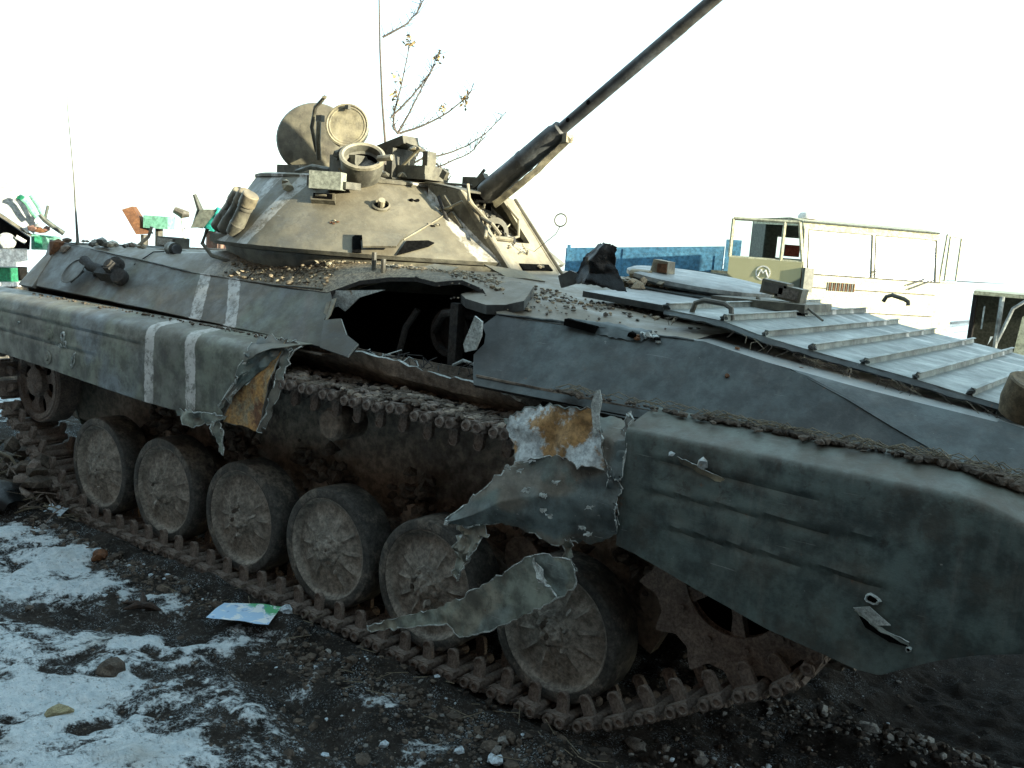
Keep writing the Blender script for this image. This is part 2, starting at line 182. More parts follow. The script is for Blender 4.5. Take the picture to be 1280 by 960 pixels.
def m_paint(name, c1, c2, c3, dustc=(.22, .19, .145), dust=.5, stripes=(), rough=.5, chips=.5, streak=.5, scale=1.0, grime=.5, soot=None, sand=None):
    N = NT(name)
    f1 = N.ramp(N.noise(1.3*scale, 4, .6, dist=.4), .46, .54)
    f2 = N.ramp(N.noise(.9*scale, 3, .5, N.mapping((1, 1, 1), (7, 3, 5)), .5), .55, .6)
    c = N.mix(f1, c1, c2); c = N.mix(f2, c, c3)
    v = N.noise(9, 9, .68); c = N.mix(N.ramp(v, .36, .64), N.mix(1., c, (.5, .5, .5), 'MULTIPLY'), N.mix(1., c, (1.45, 1.45, 1.42), 'MULTIPLY'))
    big = N.noise(2.6, 4, .6, N.mapping((1, 1, 1), (3, 9, 1)))
    c = N.mix(N.ramp(big, .35, .7, 0, .6), c, N.mix(1., c, (1.5, 1.55, 1.55), 'MULTIPLY'))
    for (ax, bz, d, wd, *ay) in stripes:        # painted recognition bands: |a.x + b.z - d| < w
        x, y, z = N.sep()
        s_ = N.math('ABSOLUTE', N.math('SUBTRACT', N.math('ADD', N.math('MULTIPLY', x, ax), N.math('MULTIPLY', z, bz)), d))
        if ay: s_ = N.math('ABSOLUTE', N.math('SUBTRACT', y, ay[0]))
        s_ = N.math('ADD', s_, N.math('MULTIPLY', N.math('SUBTRACT', N.noise(16, 6, .65), .5), .035))
        wear = N.ramp(N.noise(22, 9, .78), .38, .52)
        mask = N.math('MULTIPLY', N.ramp(s_, wd-.004, wd+.004, 1, 0), N.math('MAXIMUM', wear, .25))
        c = N.mix(mask, c, (.62, .62, .6))
    st = N.noise(3.2, 8, .75, N.mapping((6, 6, .45)))
    c = N.mix(N.ramp(st, .5, .8, 0, streak*.55), c, (.30, .30, .27))
    c = N.mix(N.ramp(st, .48, .2, 0, streak*.6), c, (.035, .034, .03))
    gr = N.noise(5, 9, .72, N.mapping((1, 1, 1), (1, 5, 8)))
    c = N.mix(N.ramp(gr, .48, .66, 0, grime), c, (.045, .040, .032))
    g2 = N.noise(11, 10, .78, N.mapping((1, 1, 1), (6, 2, 3)), .5); c = N.mix(N.ramp(g2, .56, .66, 0, min(1, grime*1.1)), c, (.030, .027, .023))
    c = N.mix(N.ramp(g2, .40, .30, 0, .45), c, N.mix(1., c, (1.7, 1.7, 1.65), 'MULTIPLY'))
    if soot:
        g_ = N.n('ShaderNodeVectorMath', operation='DISTANCE'); N.put(g_.inputs[0], N.co); g_.inputs[1].default_value = soot[:3]
        c = N.mix(N.ramp(N.math('ADD', g_.outputs['Value'], N.math('MULTIPLY', N.math('SUBTRACT', N.noise(5, 6, .7), .5), .6)), soot[3]*.5, soot[3]*1.25, .85, 0), c, (.016, .015, .014))
    up = N.up(); dn = N.noise(7, 8, .7)
    df = N.math('MULTIPLY', N.ramp(N.math('ADD', N.math('MULTIPLY', up, .8), N.math('MULTIPLY', dn, .9)), .35, 1.25), dust)
    c = N.mix(df, c, dustc)
    c = N.mix(N.ramp(dn, .45, .8, 0, dust*.45), c, dustc)
    if sand:
        g_ = N.n('ShaderNodeVectorMath', operation='DISTANCE'); N.put(g_.inputs[0], N.co); g_.inputs[1].default_value = sand[:3]
        sm = N.ramp(N.math('ADD', g_.outputs['Value'], N.math('MULTIPLY', N.math('SUBTRACT', N.noise(7, 8, .75), .5), 1.3)), sand[3]*.6, sand[3]*1.2, .9, 0)
        c = N.mix(sm, c, N.mix(N.ramp(N.noise(60, 6, .8), .4, .62), (.10, .08, .055), (.34, .28, .19)))
    cn = N.noise(34, 5, .7); ch = N.ramp(cn, .70, .73, 0, chips)
    c = N.mix(ch, c, (.36, .37, .34))
    ch2 = N.ramp(N.noise(15, 6, .7, N.mapping((1, 1, 1), (9, 1, 2))), .67, .72, 0, chips)
    c = N.mix(ch2, c, (.16, .075, .035))
    scr = N.n('ShaderNodeTexNoise'); N.put(scr.inputs['Vector'], N.mapping((2, 60, 60), (0, 0, 0), (.3, .6, .1))); scr.inputs['Scale'].default_value = 2; scr.inputs['Detail'].default_value = 4
    c = N.mix(N.ramp(scr.outputs[0], .71, .74, 0, chips*.6), c, (.4, .42, .4))
    N.put(N.b.inputs['Base Color'], c)
    N.put(N.b.inputs['Roughness'], N.ramp(dn, .3, .7, rough-.12, rough+.25)); N.b.inputs['Specular IOR Level'].default_value = .45
    h = N.math('ADD', N.math('MULTIPLY', N.noise(4, 6, .65), 1.6), N.math('MULTIPLY', N.noise(38, 7, .75), .38))
    h = N.math('ADD', h, N.math('MULTIPLY', ch2, -.05))
    N.put(N.b.inputs['Normal'], N.bump(h, .35, .012))
    return N.m

def m_rough(name, c1, c2, c3=None, scale=8, rough=.85, bump=.5, bd=.012, metal=0, spec=.3, c3t=(.6, .7)):
    N = NT(name)
    v = N.noise(scale, 9, .68, dist=.4); c = N.mix(N.ramp(v, .35, .65), c1, c2)
    if c3: c = N.mix(N.ramp(N.noise(scale*.6, 8, .7, N.mapping((1, 1, 1), (4, 2, 7))), c3t[0], c3t[1]), c, c3)
    c = N.mix(N.ramp(N.noise(scale*6, 5, .75), .36, .64), N.mix(1., c, (.55, .55, .55), 'MULTIPLY'), N.mix(1., c, (1.15, 1.15, 1.15), 'MULTIPLY'))
    N.put(N.b.inputs['Base Color'], c); N.put(N.b.inputs['Roughness'], N.ramp(v, .2, .8, max(.05, rough-.15), min(1, rough+.1)))
    N.b.inputs['Metallic'].default_value = metal; N.b.inputs['Specular IOR Level'].default_value = spec
    N.put(N.b.inputs['Normal'], N.bump(N.math('ADD', N.noise(scale*2, 8, .7), N.math('MULTIPLY', N.noise(scale*9, 5, .7), .3)), bump, bd))
    return N.m

GRN = (.085, .10, .078); BRN = (.095, .085, .070); GRY = (.085, .10, .105)
sx = lambda nm, i: P[nm][i][0]
def hull_stripes():
    out = []
    for k in (0, 4):
        a = P['stripe_hull'][k:k+4]; xt = (a[0][0]+a[1][0])/2; zt = (a[0][2]+a[1][2])/2; xb = (a[2][0]+a[3][0])/2; zb = (a[2][2]+a[3][2])/2
        m = (xt-xb)/(zt-zb); out.append((1, -m, xt-m*zt, .052))
    return out
M_hull = m_paint('paint_hull_side', GRN, BRN, GRY, stripes=hull_stripes(), dust=.35, chips=.5, grime=.6, soot=(-2.0, -1.2, 1.5, .62))
M_roof = m_paint('paint_hull_roof', (.10, .105, .095), (.12, .11, .095), (.11, .125, .125), stripes=[(1, 0, -3.62, .05)], dust=.75, chips=.4, streak=.1, grime=.6, sand=(-2.75, -1.0, 1.75, 1.0))
M_front = m_paint('paint_front', (.038, .050, .052), (.040, .044, .043), (.045, .058, .060), dust=.25, chips=.5, grime=.5, soot=(-1.75, -1.2, 1.45, .50), dustc=(.10, .115, .115))
M_glac = m_paint('paint_glacis', (.17, .195, .20), (.19, .205, .205), (.16, .185, .19), dust=.6, chips=.35, streak=.1, dustc=(.30, .31, .30), rough=.42)
M_vane = m_paint('paint_trim_vane', (.135, .16, .155), (.16, .18, .17), (.125, .15, .145), stripes=[(0, 0, 0, .028, .44), (0, 0, 0, .026, .74)], dust=.5, chips=.6, grime=.6, streak=.1, dustc=(.25, .27, .255), rough=.42)
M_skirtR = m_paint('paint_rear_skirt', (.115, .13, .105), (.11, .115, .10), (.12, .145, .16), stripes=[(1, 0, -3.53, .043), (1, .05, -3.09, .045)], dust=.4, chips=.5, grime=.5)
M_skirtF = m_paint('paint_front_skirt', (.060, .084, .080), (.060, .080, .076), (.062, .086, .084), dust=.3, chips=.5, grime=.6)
BK = -(P['ttl'][4][0]-P['ttl'][2][0])/(P['ttl'][4][2]-P['ttl'][2][2])
M_turret = m_paint('paint_turret', (.11, .10, .072), (.085, .078, .056), (.13, .115, .085), stripes=[(1, -.15, -3.58, .055), (1, -.2, -3.95, .06), (1, BK, (P['ttl'][2][0]+P['ttl'][4][0])/2+BK*(P['ttl'][2][2]+P['ttl'][4][2])/2-.01, .036)],
                   dust=.55, chips=.6, dustc=(.20, .175, .125), streak=.5, grime=.75)
M_tan = m_paint('paint_dusty_tan', (.20, .18, .13), (.17, .15, .10), (.24, .21, .16), dust=.5, chips=.6, dustc=(.32, .28, .21))
M_fit = m_paint('paint_fittings', (.07, .068, .055), (.085, .08, .06), (.065, .067, .06), dust=.5, chips=.5, dustc=(.18, .16, .12))
M_gun = m_paint('paint_gun', (.045, .048, .05), (.06, .058, .052), (.05, .055, .062), dust=.15, chips=.5, rough=.4, streak=.2)
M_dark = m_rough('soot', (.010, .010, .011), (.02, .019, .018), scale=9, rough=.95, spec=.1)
M_inner = m_rough('inner_metal', (.03, .03, .03), (.05, .045, .04), scale=9)
M_hole_shade = m_rough('hole_shade_black', (.006, .006, .006), (.009, .009, .009), rough=1, spec=0)
M_lower = m_rough('lower_hull_mud', (.16, .135, .11), (.32, .27, .215), (.07, .056, .045), scale=3.2, bump=.8, bd=.03, c3t=(.52, .68))
M_track = m_rough('track_metal', (.14, .115, .098), (.23, .19, .16), (.07, .055, .045), scale=14, rough=.8, bump=.8, bd=.01)
M_disc = m_rough('wheel_disc_mud', (.19, .175, .15), (.38, .35, .30), (.09, .078, .062), scale=7, rough=.85, bump=.7, bd=.012, c3t=(.55, .75))
M_tyre = m_rough('tyre_rubber', (.050, .050, .046), (.10, .096, .086), (.20, .18, .15), scale=10, rough=.75, bump=.4, c3t=(.5, .62), bd=.006)
M_mud = m_rough('mud_clod', (.075, .062, .05), (.14, .115, .09), (.035, .03, .024), scale=12, rough=.9, bump=.9, bd=.02)
M_rust = m_rough('rust', (.10, .045, .022), (.18, .085, .04), (.05, .03, .02), scale=12, rough=.85)
M_white = m_rough('bare_primer', (.55, .60, .60), (.44, .49, .50), (.34, .20, .08), scale=6, rough=.6, bump=.4, c3t=(.50, .56))
M_edge = m_rough('torn_bright_edge', (.55, .6, .58), (.35, .38, .36), (.2, .12, .06), scale=18, rough=.45, metal=.2)
M_orange = m_rough('warm_glow_primer', (.50, .26, .07), (.26, .24, .16), (.16, .07, .03), scale=9, rough=.6, c3t=(.5, .6))  # rusty primer, with the warm glow on it put into the orange
M_black = m_rough('black_plastic', (.003, .0035, .004), (.006, .0065, .007), scale=9, rough=.35, bump=.5, spec=.25)
M_torn = m_paint('paint_torn', (.080, .108, .102), (.105, .100, .085), (.08, .108, .112), dust=.25, chips=1, grime=.4, scale=2)
M_strip = m_paint('paint_torn_strip', (.19, .22, .19), (.22, .22, .18), (.17, .21, .20), dust=.3, chips=1, grime=.5, scale=3)
M_straw = m_rough('straw', (.15, .13, .09), (.24, .21, .15), (.09, .075, .05), scale=30)
M_rubble = m_rough('dry_rubble', (.24, .19, .13), (.36, .30, .21), (.12, .09, .06), scale=25)
M_ice = m_rough('dirty_ice', (.50, .60, .66), (.38, .45, .50), scale=12, rough=.5, bump=.4)
M_stone = m_rough('stone', (.17, .17, .16), (.27, .27, .25), (.10, .09, .08), scale=22, bump=.6)
M_whbox = m_rough('pale_box', (.24, .26, .22), (.30, .32, .27), scale=8, rough=.6, bump=.15)
M_lens = m_rough('optic_glass', (.10, .09, .08), (.22, .2, .17), scale=10, rough=.2, spec=.6)

# ------------------------------------------------------------------ mesh helpers
V = Vector
class MB:
    def __init__(s): s.v = []; s.f = []; s.mi = []; s.mats = []
    def m(s, mat):
        if mat not in s.mats: s.mats.append(mat)
        return s.mats.index(mat)
    def add(s, vs, fs, mat):
        o = len(s.v); k = s.m(mat); s.v += [tuple(map(float, q)) for q in vs]
        for f in fs: s.f.append(tuple(o+i for i in f)); s.mi.append(k)
    def box(s, c, size, mat, rot=None, taper=1.0):
        hx, hy, hz = (a/2 for a in size); vs = []
        for z in (-1, 1):
            t = taper if z > 0 else 1
            for y in (-1, 1):
                for x in (-1, 1):
                    p = V((x*hx*t, y*hy*t, z*hz))
                    if rot is not None: p = rot @ p
                    vs.append(p+V(c))
        s.add(vs, [(0, 2, 3, 1), (4, 5, 7, 6), (0, 1, 5, 4), (2, 6, 7, 3), (0, 4, 6, 2), (1, 3, 7, 5)], mat)
    def tube(s, pts, r, mat, seg=8, caps=True):
        pts = [V(p) for p in pts]; rs = r if isinstance(r, (list, tuple)) else [r]*len(pts)
        vs = []; fs = []
        d = (pts[-1]-pts[0]).normalized() if (pts[-1]-pts[0]).length > 1e-6 else V((0, 0, 1))
        ref = V((0, 0, 1)) if abs(d.z) < .9 else V((1, 0, 0))
        for i, p in enumerate(pts):
            d = (pts[min(i+1, len(pts)-1)]-pts[max(i-1, 0)]).normalized()
            a = d.cross(ref).normalized(); b = a.cross(d).normalized()
            for k in range(seg):
                t = 2*math.pi*k/seg; vs.append(p+(a*math.cos(t)+b*math.sin(t))*rs[i])
        for i in range(len(pts)-1):
            for k in range(seg):
                fs.append((i*seg+k, i*seg+(k+1) % seg, (i+1)*seg+(k+1) % seg, (i+1)*seg+k))
        if caps: fs.append(tuple(range(seg-1, -1, -1))); fs.append(tuple((len(pts)-1)*seg+k for k in range(seg)))
        s.add(vs, fs, mat)
    def lathe(s, prof, mat, c=(0, 0, 0), ax=(0, 0, 1), seg=32, mod=None, mats=None):
        """prof: (radius, height) pairs along ax"""
        ax = V(ax).normalized(); ref = V((0, 0, 1)) if abs(ax.z) < .9 else V((1, 0, 0))
        a = ax.cross(ref).normalized(); b = ax.cross(a).normalized(); c = V(c)
        vs = []
        for i, (r, h) in enumerate(prof):
            for k in range(seg):
                t = 2*math.pi*k/seg; rr, hh = (r, h) if mod is None else mod(r, h, t)
                vs.append(c+(a*math.cos(t)+b*math.sin(t))*rr+ax*hh)
        for i in range(len(prof)-1):
            fs = [(i*seg+k, i*seg+(k+1) % seg, (i+1)*seg+(k+1) % seg, (i+1)*seg+k) for k in range(seg)]
            if i == 0: s.add(vs, fs, mats[i] if mats else mat); o = len(s.v)-len(vs)
            else:
                k_ = s.m(mats[i] if mats else mat)
                for f in fs: s.f.append(tuple(o+j for j in f)); s.mi.append(k_)
    def grid(s, G, mat, th=.004, mat2=None, closed=False):
        """G[nv][nu] of Vectors -> sheet with thickness"""
        G = [[V(p) for p in row] for row in G]; nv = len(G); nu = len(G[0]); N = [[None]*nu for _ in range(nv)]
        for j in range(nv):
            for i in range(nu):
                du = G[j][min(i+1, nu-1)]-G[j][max(i-1, 0)]; dv = G[min(j+1, nv-1)][i]-G[max(j-1, 0)][i]
                n = du.cross(dv); N[j][i] = n.normalized() if n.length > 1e-9 else V((0, -1, 0))
        vs = [p for r in G for p in r]; o = len(vs)
        vs2 = [G[j][i]-N[j][i]*th for j in range(nv) for i in range(nu)]
        idx = lambda j, i: j*nu+i
        f1 = []; f2 = []
        for j in range(nv-1):
            for i in range(nu-1):
                q = (idx(j, i), idx(j, i+1), idx(j+1, i+1), idx(j+1, i)); f1.append(q); f2.append(tuple(o+k for k in reversed(q)))
        e = []
        ring = [(0, i) for i in range(nu)]+[(j, nu-1) for j in range(1, nv)]+[(nv-1, i) for i in range(nu-2, -1, -1)]+[(j, 0) for j in range(nv-2, 0, -1)]
        for k in range(len(ring)):
            a = idx(*ring[k]); b = idx(*ring[(k+1) % len(ring)]); e.append((b, a, o+a, o+b))
        base = len(s.v); s.v += [tuple(p) for p in vs+vs2]
        for fl, mm in ((f1, mat), (f2, mat2 or mat), (e, mat2 or mat)):
            k_ = s.m(mm)
            for f in fl: s.f.append(tuple(base+q for q in f)); s.mi.append(k_)
    def sheet(s, rows, nu, nv, mat, th=.004, mat2=None, crumple=.0, jag=0., seed=0, cscale=6, rim=0):
        def resample(pl, n):
            pl = [V(p) for p in pl]; L = [0]
            for a, b in zip(pl, pl[1:]): L.append(L[-1]+(b-a).length)
            out = []
            for k in range(n):
                t = L[-1]*k/(n-1); i = 0
                while i < len(L)-2 and L[i+1] < t: i += 1
                u = (t-L[i])/max(1e-9, L[i+1]-L[i]); out.append(pl[i].lerp(pl[i+1], u))
            return out
        R = [resample(r, nu) for r in rows]; G = []
        for j in range(nv):
            t = (len(R)-1)*j/(nv-1); i = min(int(t), len(R)-2); u = t-i
            if len(R) > 2: u = u*u*(3-2*u)*.5+u*.5
            G.append([R[i][k].lerp(R[i+1][k], u) for k in range(nu)])
        rnd = random.Random(seed)
        for j in range(nv):
            for k in range(nu):
                p = G[j][k]; q = p*cscale+V((seed*3.1, 0, 0))
                if crumple: p = p+V((0, 1, .3))*(noise.noise(q)*crumple+noise.noise(q*2.7)*crumple*.4)
                if jag and (j in (0, nv-1) or k in (0, nu-1)): p = p+V((rnd.uniform(-1, 1), rnd.uniform(-.5, .5), rnd.uniform(-1, 1)))*jag
                G[j][k] = p
        s.grid(G, mat, -th, mat2)
        if rim:
            ring = [G[0][i] for i in range(nu)]+[G[j][nu-1] for j in range(1, nv)]+[G[nv-1][i] for i in range(nu-2, -1, -1)]+[G[j][0] for j in range(nv-2, -1, -1)]
            k = 0
            while k < len(ring)-2:
                n_ = rnd.randint(2, 7)
                if rnd.random() < rim: s.tube(ring[k:k+n_+1], [rnd.uniform(.001, .0045) for _ in ring[k:k+n_+1]], mat2 or mat, 5)
                k += n_
    def plate(s, pts, mat, th=.02, n=None, maxlen=.12, dent=.0, mat2=None, seed=0, jagged=None):
        """polygon outline -> subdivided, gently dented plate; th goes behind the visible face"""
        pts = [V(p) for p in pts]
        if n is None:
            n = V((0, 0, 0))
            for a, b in zip(pts, pts[1:]+pts[:1]): n += a.cross(b)
            n.normalize()
        n = V(n).normalized()
        bm = bmesh.new(); vv = [bm.verts.new(p) for p in pts]
        f = bm.faces.new(vv); bm.normal_update()
        if f.normal.dot(n) < 0: f.normal_flip()
        bmesh.ops.triangulate(bm, faces=bm.faces[:])
        for _ in range(6):
            ee = [e for e in bm.edges if e.calc_length() > maxlen]
            if not ee: break
            bmesh.ops.subdivide_edges(bm, edges=ee, cuts=1); bmesh.ops.triangulate(bm, faces=[f for f in bm.faces if len(f.verts) > 3])
        if dent:
            for v_ in bm.verts:
                if not v_.is_boundary or True: v_.co += n*(noise.noise(v_.co*2.2+V((seed, 0, 0)))*dent+noise.noise(v_.co*7+V((seed, 0, 0)))*dent*.35)
        bm.verts.index_update(); o = len(bm.verts)
        vs = [v_.co.copy() for v_ in bm.verts]; vs2 = [p-n*th for p in vs]
        f1 = [tuple(v_.index for v_ in f.verts) for f in bm.faces]; f2 = [tuple(o+i for i in reversed(f)) for f in f1]
        e = [(l.link_loops[0].vert.index, l.link_loops[0].link_loop_next.vert.index) for l in bm.edges if l.is_boundary]
        e = [(b, a, o+a, o+b) for a, b in e]
        bm.free(); base = len(s.v); s.v += [tuple(p) for p in vs+vs2]
        for fl, mm in ((f1, mat), (f2, mat2 or mat), (e, mat2 or mat)):
            k_ = s.m(mm)
            for f in fl: s.f.append(tuple(base+q for q in f)); s.mi.append(k_)
    def rock(s, c, r, mat, seed=0, flat=.7, rough=.35, sub=1):
        rnd = random.Random(seed); bm = bmesh.new(); bmesh.ops.create_icosphere(bm, subdivisions=sub, radius=1)
        sc = V((rnd.uniform(.7, 1.3), rnd.uniform(.7, 1.3), flat*rnd.uniform(.7, 1.2))); rz = Matrix.Rotation(rnd.uniform(0, 6.28), 3, 'Z')
        vs = []
        for v_ in bm.verts:
            p = v_.co*(1+rough*noise.noise(v_.co*1.7+V((seed*1.3, seed*.7, 0)))*1.6+rnd.uniform(-.1, .1)); p = rz @ V((p.x*sc.x, p.y*sc.y, p.z*sc.z)); vs.append(p*r+V(c))
        s.add(vs, [tuple(v_.index for v_ in f.verts) for f in bm.faces], mat); bm.free()
    def mesh(s, name, smooth=None):
        me = bpy.data.meshes.new(name); me.from_pydata(s.v, [], s.f)
        for m_ in s.mats: me.materials.append(m_)
        me.polygons.foreach_set('material_index', s.mi)
        bm = bmesh.new(); bm.from_mesh(me); bmesh.ops.recalc_face_normals(bm, faces=bm.faces[:]) if smooth != 'keep' else None
        bm.to_mesh(me); bm.free()
        if smooth is not None and smooth != 'keep':
            me.polygons.foreach_set('use_smooth', [True]*len(me.polygons)); me.set_sharp_from_angle(angle=math.radians(smooth))
        return me
WL = {}
def put(name, me, parent=None, loc=(0, 0, 0), rot=None, label=None, cat=None, group=None, kind=None, local=False):
    if isinstance(me, MB): me = me.mesh(name, 35)
    o = bpy.data.objects.new(name, me); COL.objects.link(o)
    loc = V(loc)
    if parent:
        o.parent = parent; o.location = loc if local else loc-WL.get(parent.name, V((0, 0, 0)))
    else: o.location = loc
    WL[o.name] = V((0, 0, 0)) if local else loc
    if rot is not None: o.rotation_euler = rot
    for k, v_ in (('label', label), ('category', cat), ('group', group), ('kind', kind)):
        if v_: o[k] = v_
    return o
def root(name, label, cat, loc=(0, 0, 0), rotz=0, group=None, rot=None):
    o = put(name, None, None, loc, rot or (0, 0, rotz), label, cat, group); return o
def sstep(a, b, x): t = min(1, max(0, (x-a)/(b-a))); return t*t*(3-2*t)

# ================================================================== GROUND
def vnoise(x, y, seed):
    xi = np.floor(x).astype(np.int64); yi = np.floor(y).astype(np.int64); xf = x-xi; yf = y-yi
    u = xf*xf*(3-2*xf); v = yf*yf*(3-2*yf)
    def h(a, b):
        n = (a*374761393+b*668265263+seed*974634777) & 0x7fffffff; n = (n ^ (n >> 13))*1274126177 & 0x7fffffff
        return ((n ^ (n >> 16)) & 0xffff)/65535.
    return (h(xi, yi)*(1-u)+h(xi+1, yi)*u)*(1-v)+(h(xi, yi+1)*(1-u)+h(xi+1, yi+1)*u)*v
def fbm(x, y, seed=0, o=5, g=.5):
    r = 0; a = 1; t = 0
    for i in range(o): r = r+a*vnoise(x*2**i+i*17.3, y*2**i-i*9.1, seed+i); t += a; a *= g
    return r/t
def seg_d(x, y, a, b):
    ax, ay = a; bx, by = b; L = (bx-ax)**2+(by-ay)**2; t = np.clip(((x-ax)*(bx-ax)+(y-ay)*(by-ay))/L, 0, 1)
    return np.hypot(x-ax-t*(bx-ax), y-ay-t*(by-ay))
def ground_h(x, y):
    x = np.asarray(x, float); y = np.asarray(y, float)
    near = np.exp(-((np.maximum(0, np.hypot(x+2, y+1)-9))/6)**2)
    h = (fbm(x*1.3, y*1.3, 3, 4)-.5)*.10+(fbm(x*6, y*6, 9, 4)-.5)*.05+(fbm(x*14, y*14, 21, 4)-.5)*.055+np.abs(fbm(x*9, y*9, 33, 4)-.5)*.07*sstep_np(-2.6, -1.5, y)
    tr = np.exp(-(np.abs(np.abs(y)-1.37)/.24)**4)*(x < .3)*(x > -6)
    h = h*(1-.65*tr)-.02*tr
    h = h+.075*np.exp(-((y+1.66)/.11)**2)*(x > -5)*(x < .0)*(.25+1.2*fbm(x*5, y*5, 5, 4))
    h = h-.07*np.exp(-(seg_d(x, y, (-2.05, -2.05), (-1.25, -2.15))/.09)**2)-.07*np.exp(-(np.hypot((x+1.28)/1.3, y+2.25)/.13)**2)
    h = h-.03*np.exp(-(seg_d(x, y, (-3.2, -2.45), (-2.5, -1.98))/.12)**2)
    h = h-.16*sstep_np(-.9, -.2, y)*(x > -.2)*(x < 4)*sstep_np(-.2, .5, x)
    h = h+.12*np.exp(-((y+.55)/.25)**2)*sstep_np(-.1, .6, x)*(x < 4)
    return h*near-.45*sstep_np(4, 12, y)-.45*sstep_np(6, 14, -x)*1.0
def sstep_np(a, b, x): t = np.clip((x-a)/(b-a), 0, 1); return t*t*(3-2*t)
def axis(lo, hi, st, far):
    c = list(np.arange(lo, hi, st)); d = st; x = hi
    while x < far: c.append(x); d *= 1.28; x += d
    c.append(far); d = st; x = lo-st
    while x > -far: c.insert(0, x); d *= 1.28; x -= d
    c.insert(0, -far); return np.array(c)
gx = axis(-6.8, 2.2, .028, 900); gy = axis(-3.6, .6, .028, 900)
GX, GY = np.meshgrid(gx, gy); GZ = ground_h(GX, GY)
nx, ny = len(gx), len(gy)
co = np.stack([GX, GY, GZ], -1).reshape(-1, 3)
ii = np.arange(nx*ny).reshape(ny, nx)
fa = np.stack([ii[:-1, :-1], ii[:-1, 1:], ii[1:, 1:], ii[1:, :-1]], -1).reshape(-1, 4)
me = bpy.data.meshes.new('ground'); me.vertices.add(len(co)); me.vertices.foreach_set('co', co.ravel())
me.loops.add(fa.size); me.loops.foreach_set('vertex_index', fa.ravel()); me.polygons.add(len(fa))
me.polygons.foreach_set('loop_start', np.arange(0, fa.size, 4)); me.polygons.foreach_set('loop_total', np.full(len(fa), 4))
me.update(); me.polygons.foreach_set('use_smooth', [True]*len(fa))
# snow cover: thick away from the vehicle, melted and churned beside the track, bare under it
edge = np.interp(GX, [-7, -5.2, -4.4, -3.6, -2.9, -2.2, -1.7, -.9, 0], [-1.2, -1.5, -1.62, -1.75, -1.85, -1.95, -2.05, -2.3, -2.7])
sn = sstep_np(-.06, .22, edge-GY)
sn = sn*(.74-.30*sstep_np(-2.9, -1.6, GX+.5*(GY+2)))
for a, b, r_, k in (((-3.35, -2.45), (-2.45, -1.98), .13, .9), ((-2.05, -2.05), (-1.25, -2.15), .15, .8), ((-1.3, -2.25), (-1.2, -2.3), .18, .8), ((-2.9, -2.9), (-2.3, -2.6), .1, .5), ((-5.6, -1.5), (-4.6, -1.7), .3, .8)):
    sn = sn*(1-k*np.exp(-(seg_d(GX, GY, a, b)/r_)**2))
far = sstep_np(5, 8, GY)+sstep_np(6.5, 9, -GX); sn = np.clip(np.maximum(sn, far*.8), 0, 1)
sn = sn+(.55*sstep_np(.50, .68, fbm(GX*3.2, GY*3.2, 77, 5))*sstep_np(-1.62, -1.9, GY)*(1-.6*sstep_np(-1.2, .2, GX)))
clod = fbm(GX*14, GY*14, 21, 4)-.5; sn = sn-np.clip(clod, 0, 1)*1.5-np.clip(fbm(GX*7, GY*7, 55, 5)-.56, 0, 1)*3.2
GZ2 = GZ+.022*sstep_np(.25, .75, sn)*(np.hypot(GX, GY) < 12); me.vertices.foreach_set('co', np.stack([GX, GY, GZ2], -1).ravel()); me.update()
at = me.attributes.new('snow', 'FLOAT', 'POINT'); at.data.foreach_set('value', sn.ravel().astype(np.float32))
N = NT('ground_mud_and_snow')
N.co = N.n('ShaderNodeNewGeometry').outputs['Position']
at = N.n('ShaderNodeAttribute', attribute_name='snow').outputs['Fac']
n1 = N.noise(5, 9, .72, dist=.3); n2 = N.noise(24, 8, .72, dist=.3); n3 = N.noise(80, 5, .7); nb = N.noise(2.0, 5, .6)
mud = N.mix(N.ramp(n1, .35, .65), (.016, .014, .012), (.052, .045, .038)); mud = N.mix(N.ramp(n2, .52, .7, 0, .8), mud, (.085, .078, .068))
mud = N.mix(N.ramp(n3, .40, .30), mud, N.mix(1., mud, (.35, .35, .35), 'MULTIPLY')); mud = N.mix(N.ramp(n3, .58, .66, 0, .8), mud, (.15, .14, .125))
n4 = N.noise(120, 4, .75); n5 = N.noise(7, 6, .7, N.mapping((1, 1, 1), (5, 3, 0)))
fr = N.math('MULTIPLY', N.math('MULTIPLY', N.ramp(n4, .54, .62), N.ramp(n5, .46, .60)), N.ramp(at, -.9, .1))
mud = N.mix(N.math('MULTIPLY', fr, .85), mud, (.50, .60, .66))
s_ = N.math('ADD', N.math('ADD', at, .06), N.math('MULTIPLY', N.math('SUBTRACT', N.math('ADD', N.math('MULTIPLY', n1, .4), N.math('MULTIPLY', n2, .6)), .5), 3.6))
s_ = N.math('ADD', s_, N.math('MULTIPLY', N.math('SUBTRACT', n3, .5), 1.1))
sf = N.ramp(s_, .34, .74)
snowc = N.mix(N.ramp(n2, .3, .7), (.56, .68, .74), (.86, .94, .97)); snowc = N.mix(N.ramp(N.noise(46, 6, .78, N.mapping((1, 1.6, 1), (2, 2, 2))), .56, .66, 0, .85), snowc, (.16, .17, .17)); snowc = N.mix(N.ramp(nb, .56, .72, 0, .5), snowc, (.40, .37, .30))
gx_, gy_, _z = [o_ for o_ in N.sep()]
nose_shade = N.math('MULTIPLY', N.ramp(gx_, -.3, .5), N.ramp(gy_, -1.6, -.9)); mud = N.mix(N.math('MULTIPLY', nose_shade, .8), mud, (.013, .010, .008))  # shade under the vehicle nose, put into the mud colour
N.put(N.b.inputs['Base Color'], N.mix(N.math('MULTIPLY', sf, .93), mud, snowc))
N.put(N.b.inputs['Roughness'], N.ramp(n1, .3, .7, .75, 1.)); N.b.inputs['Specular IOR Level'].default_value = .12
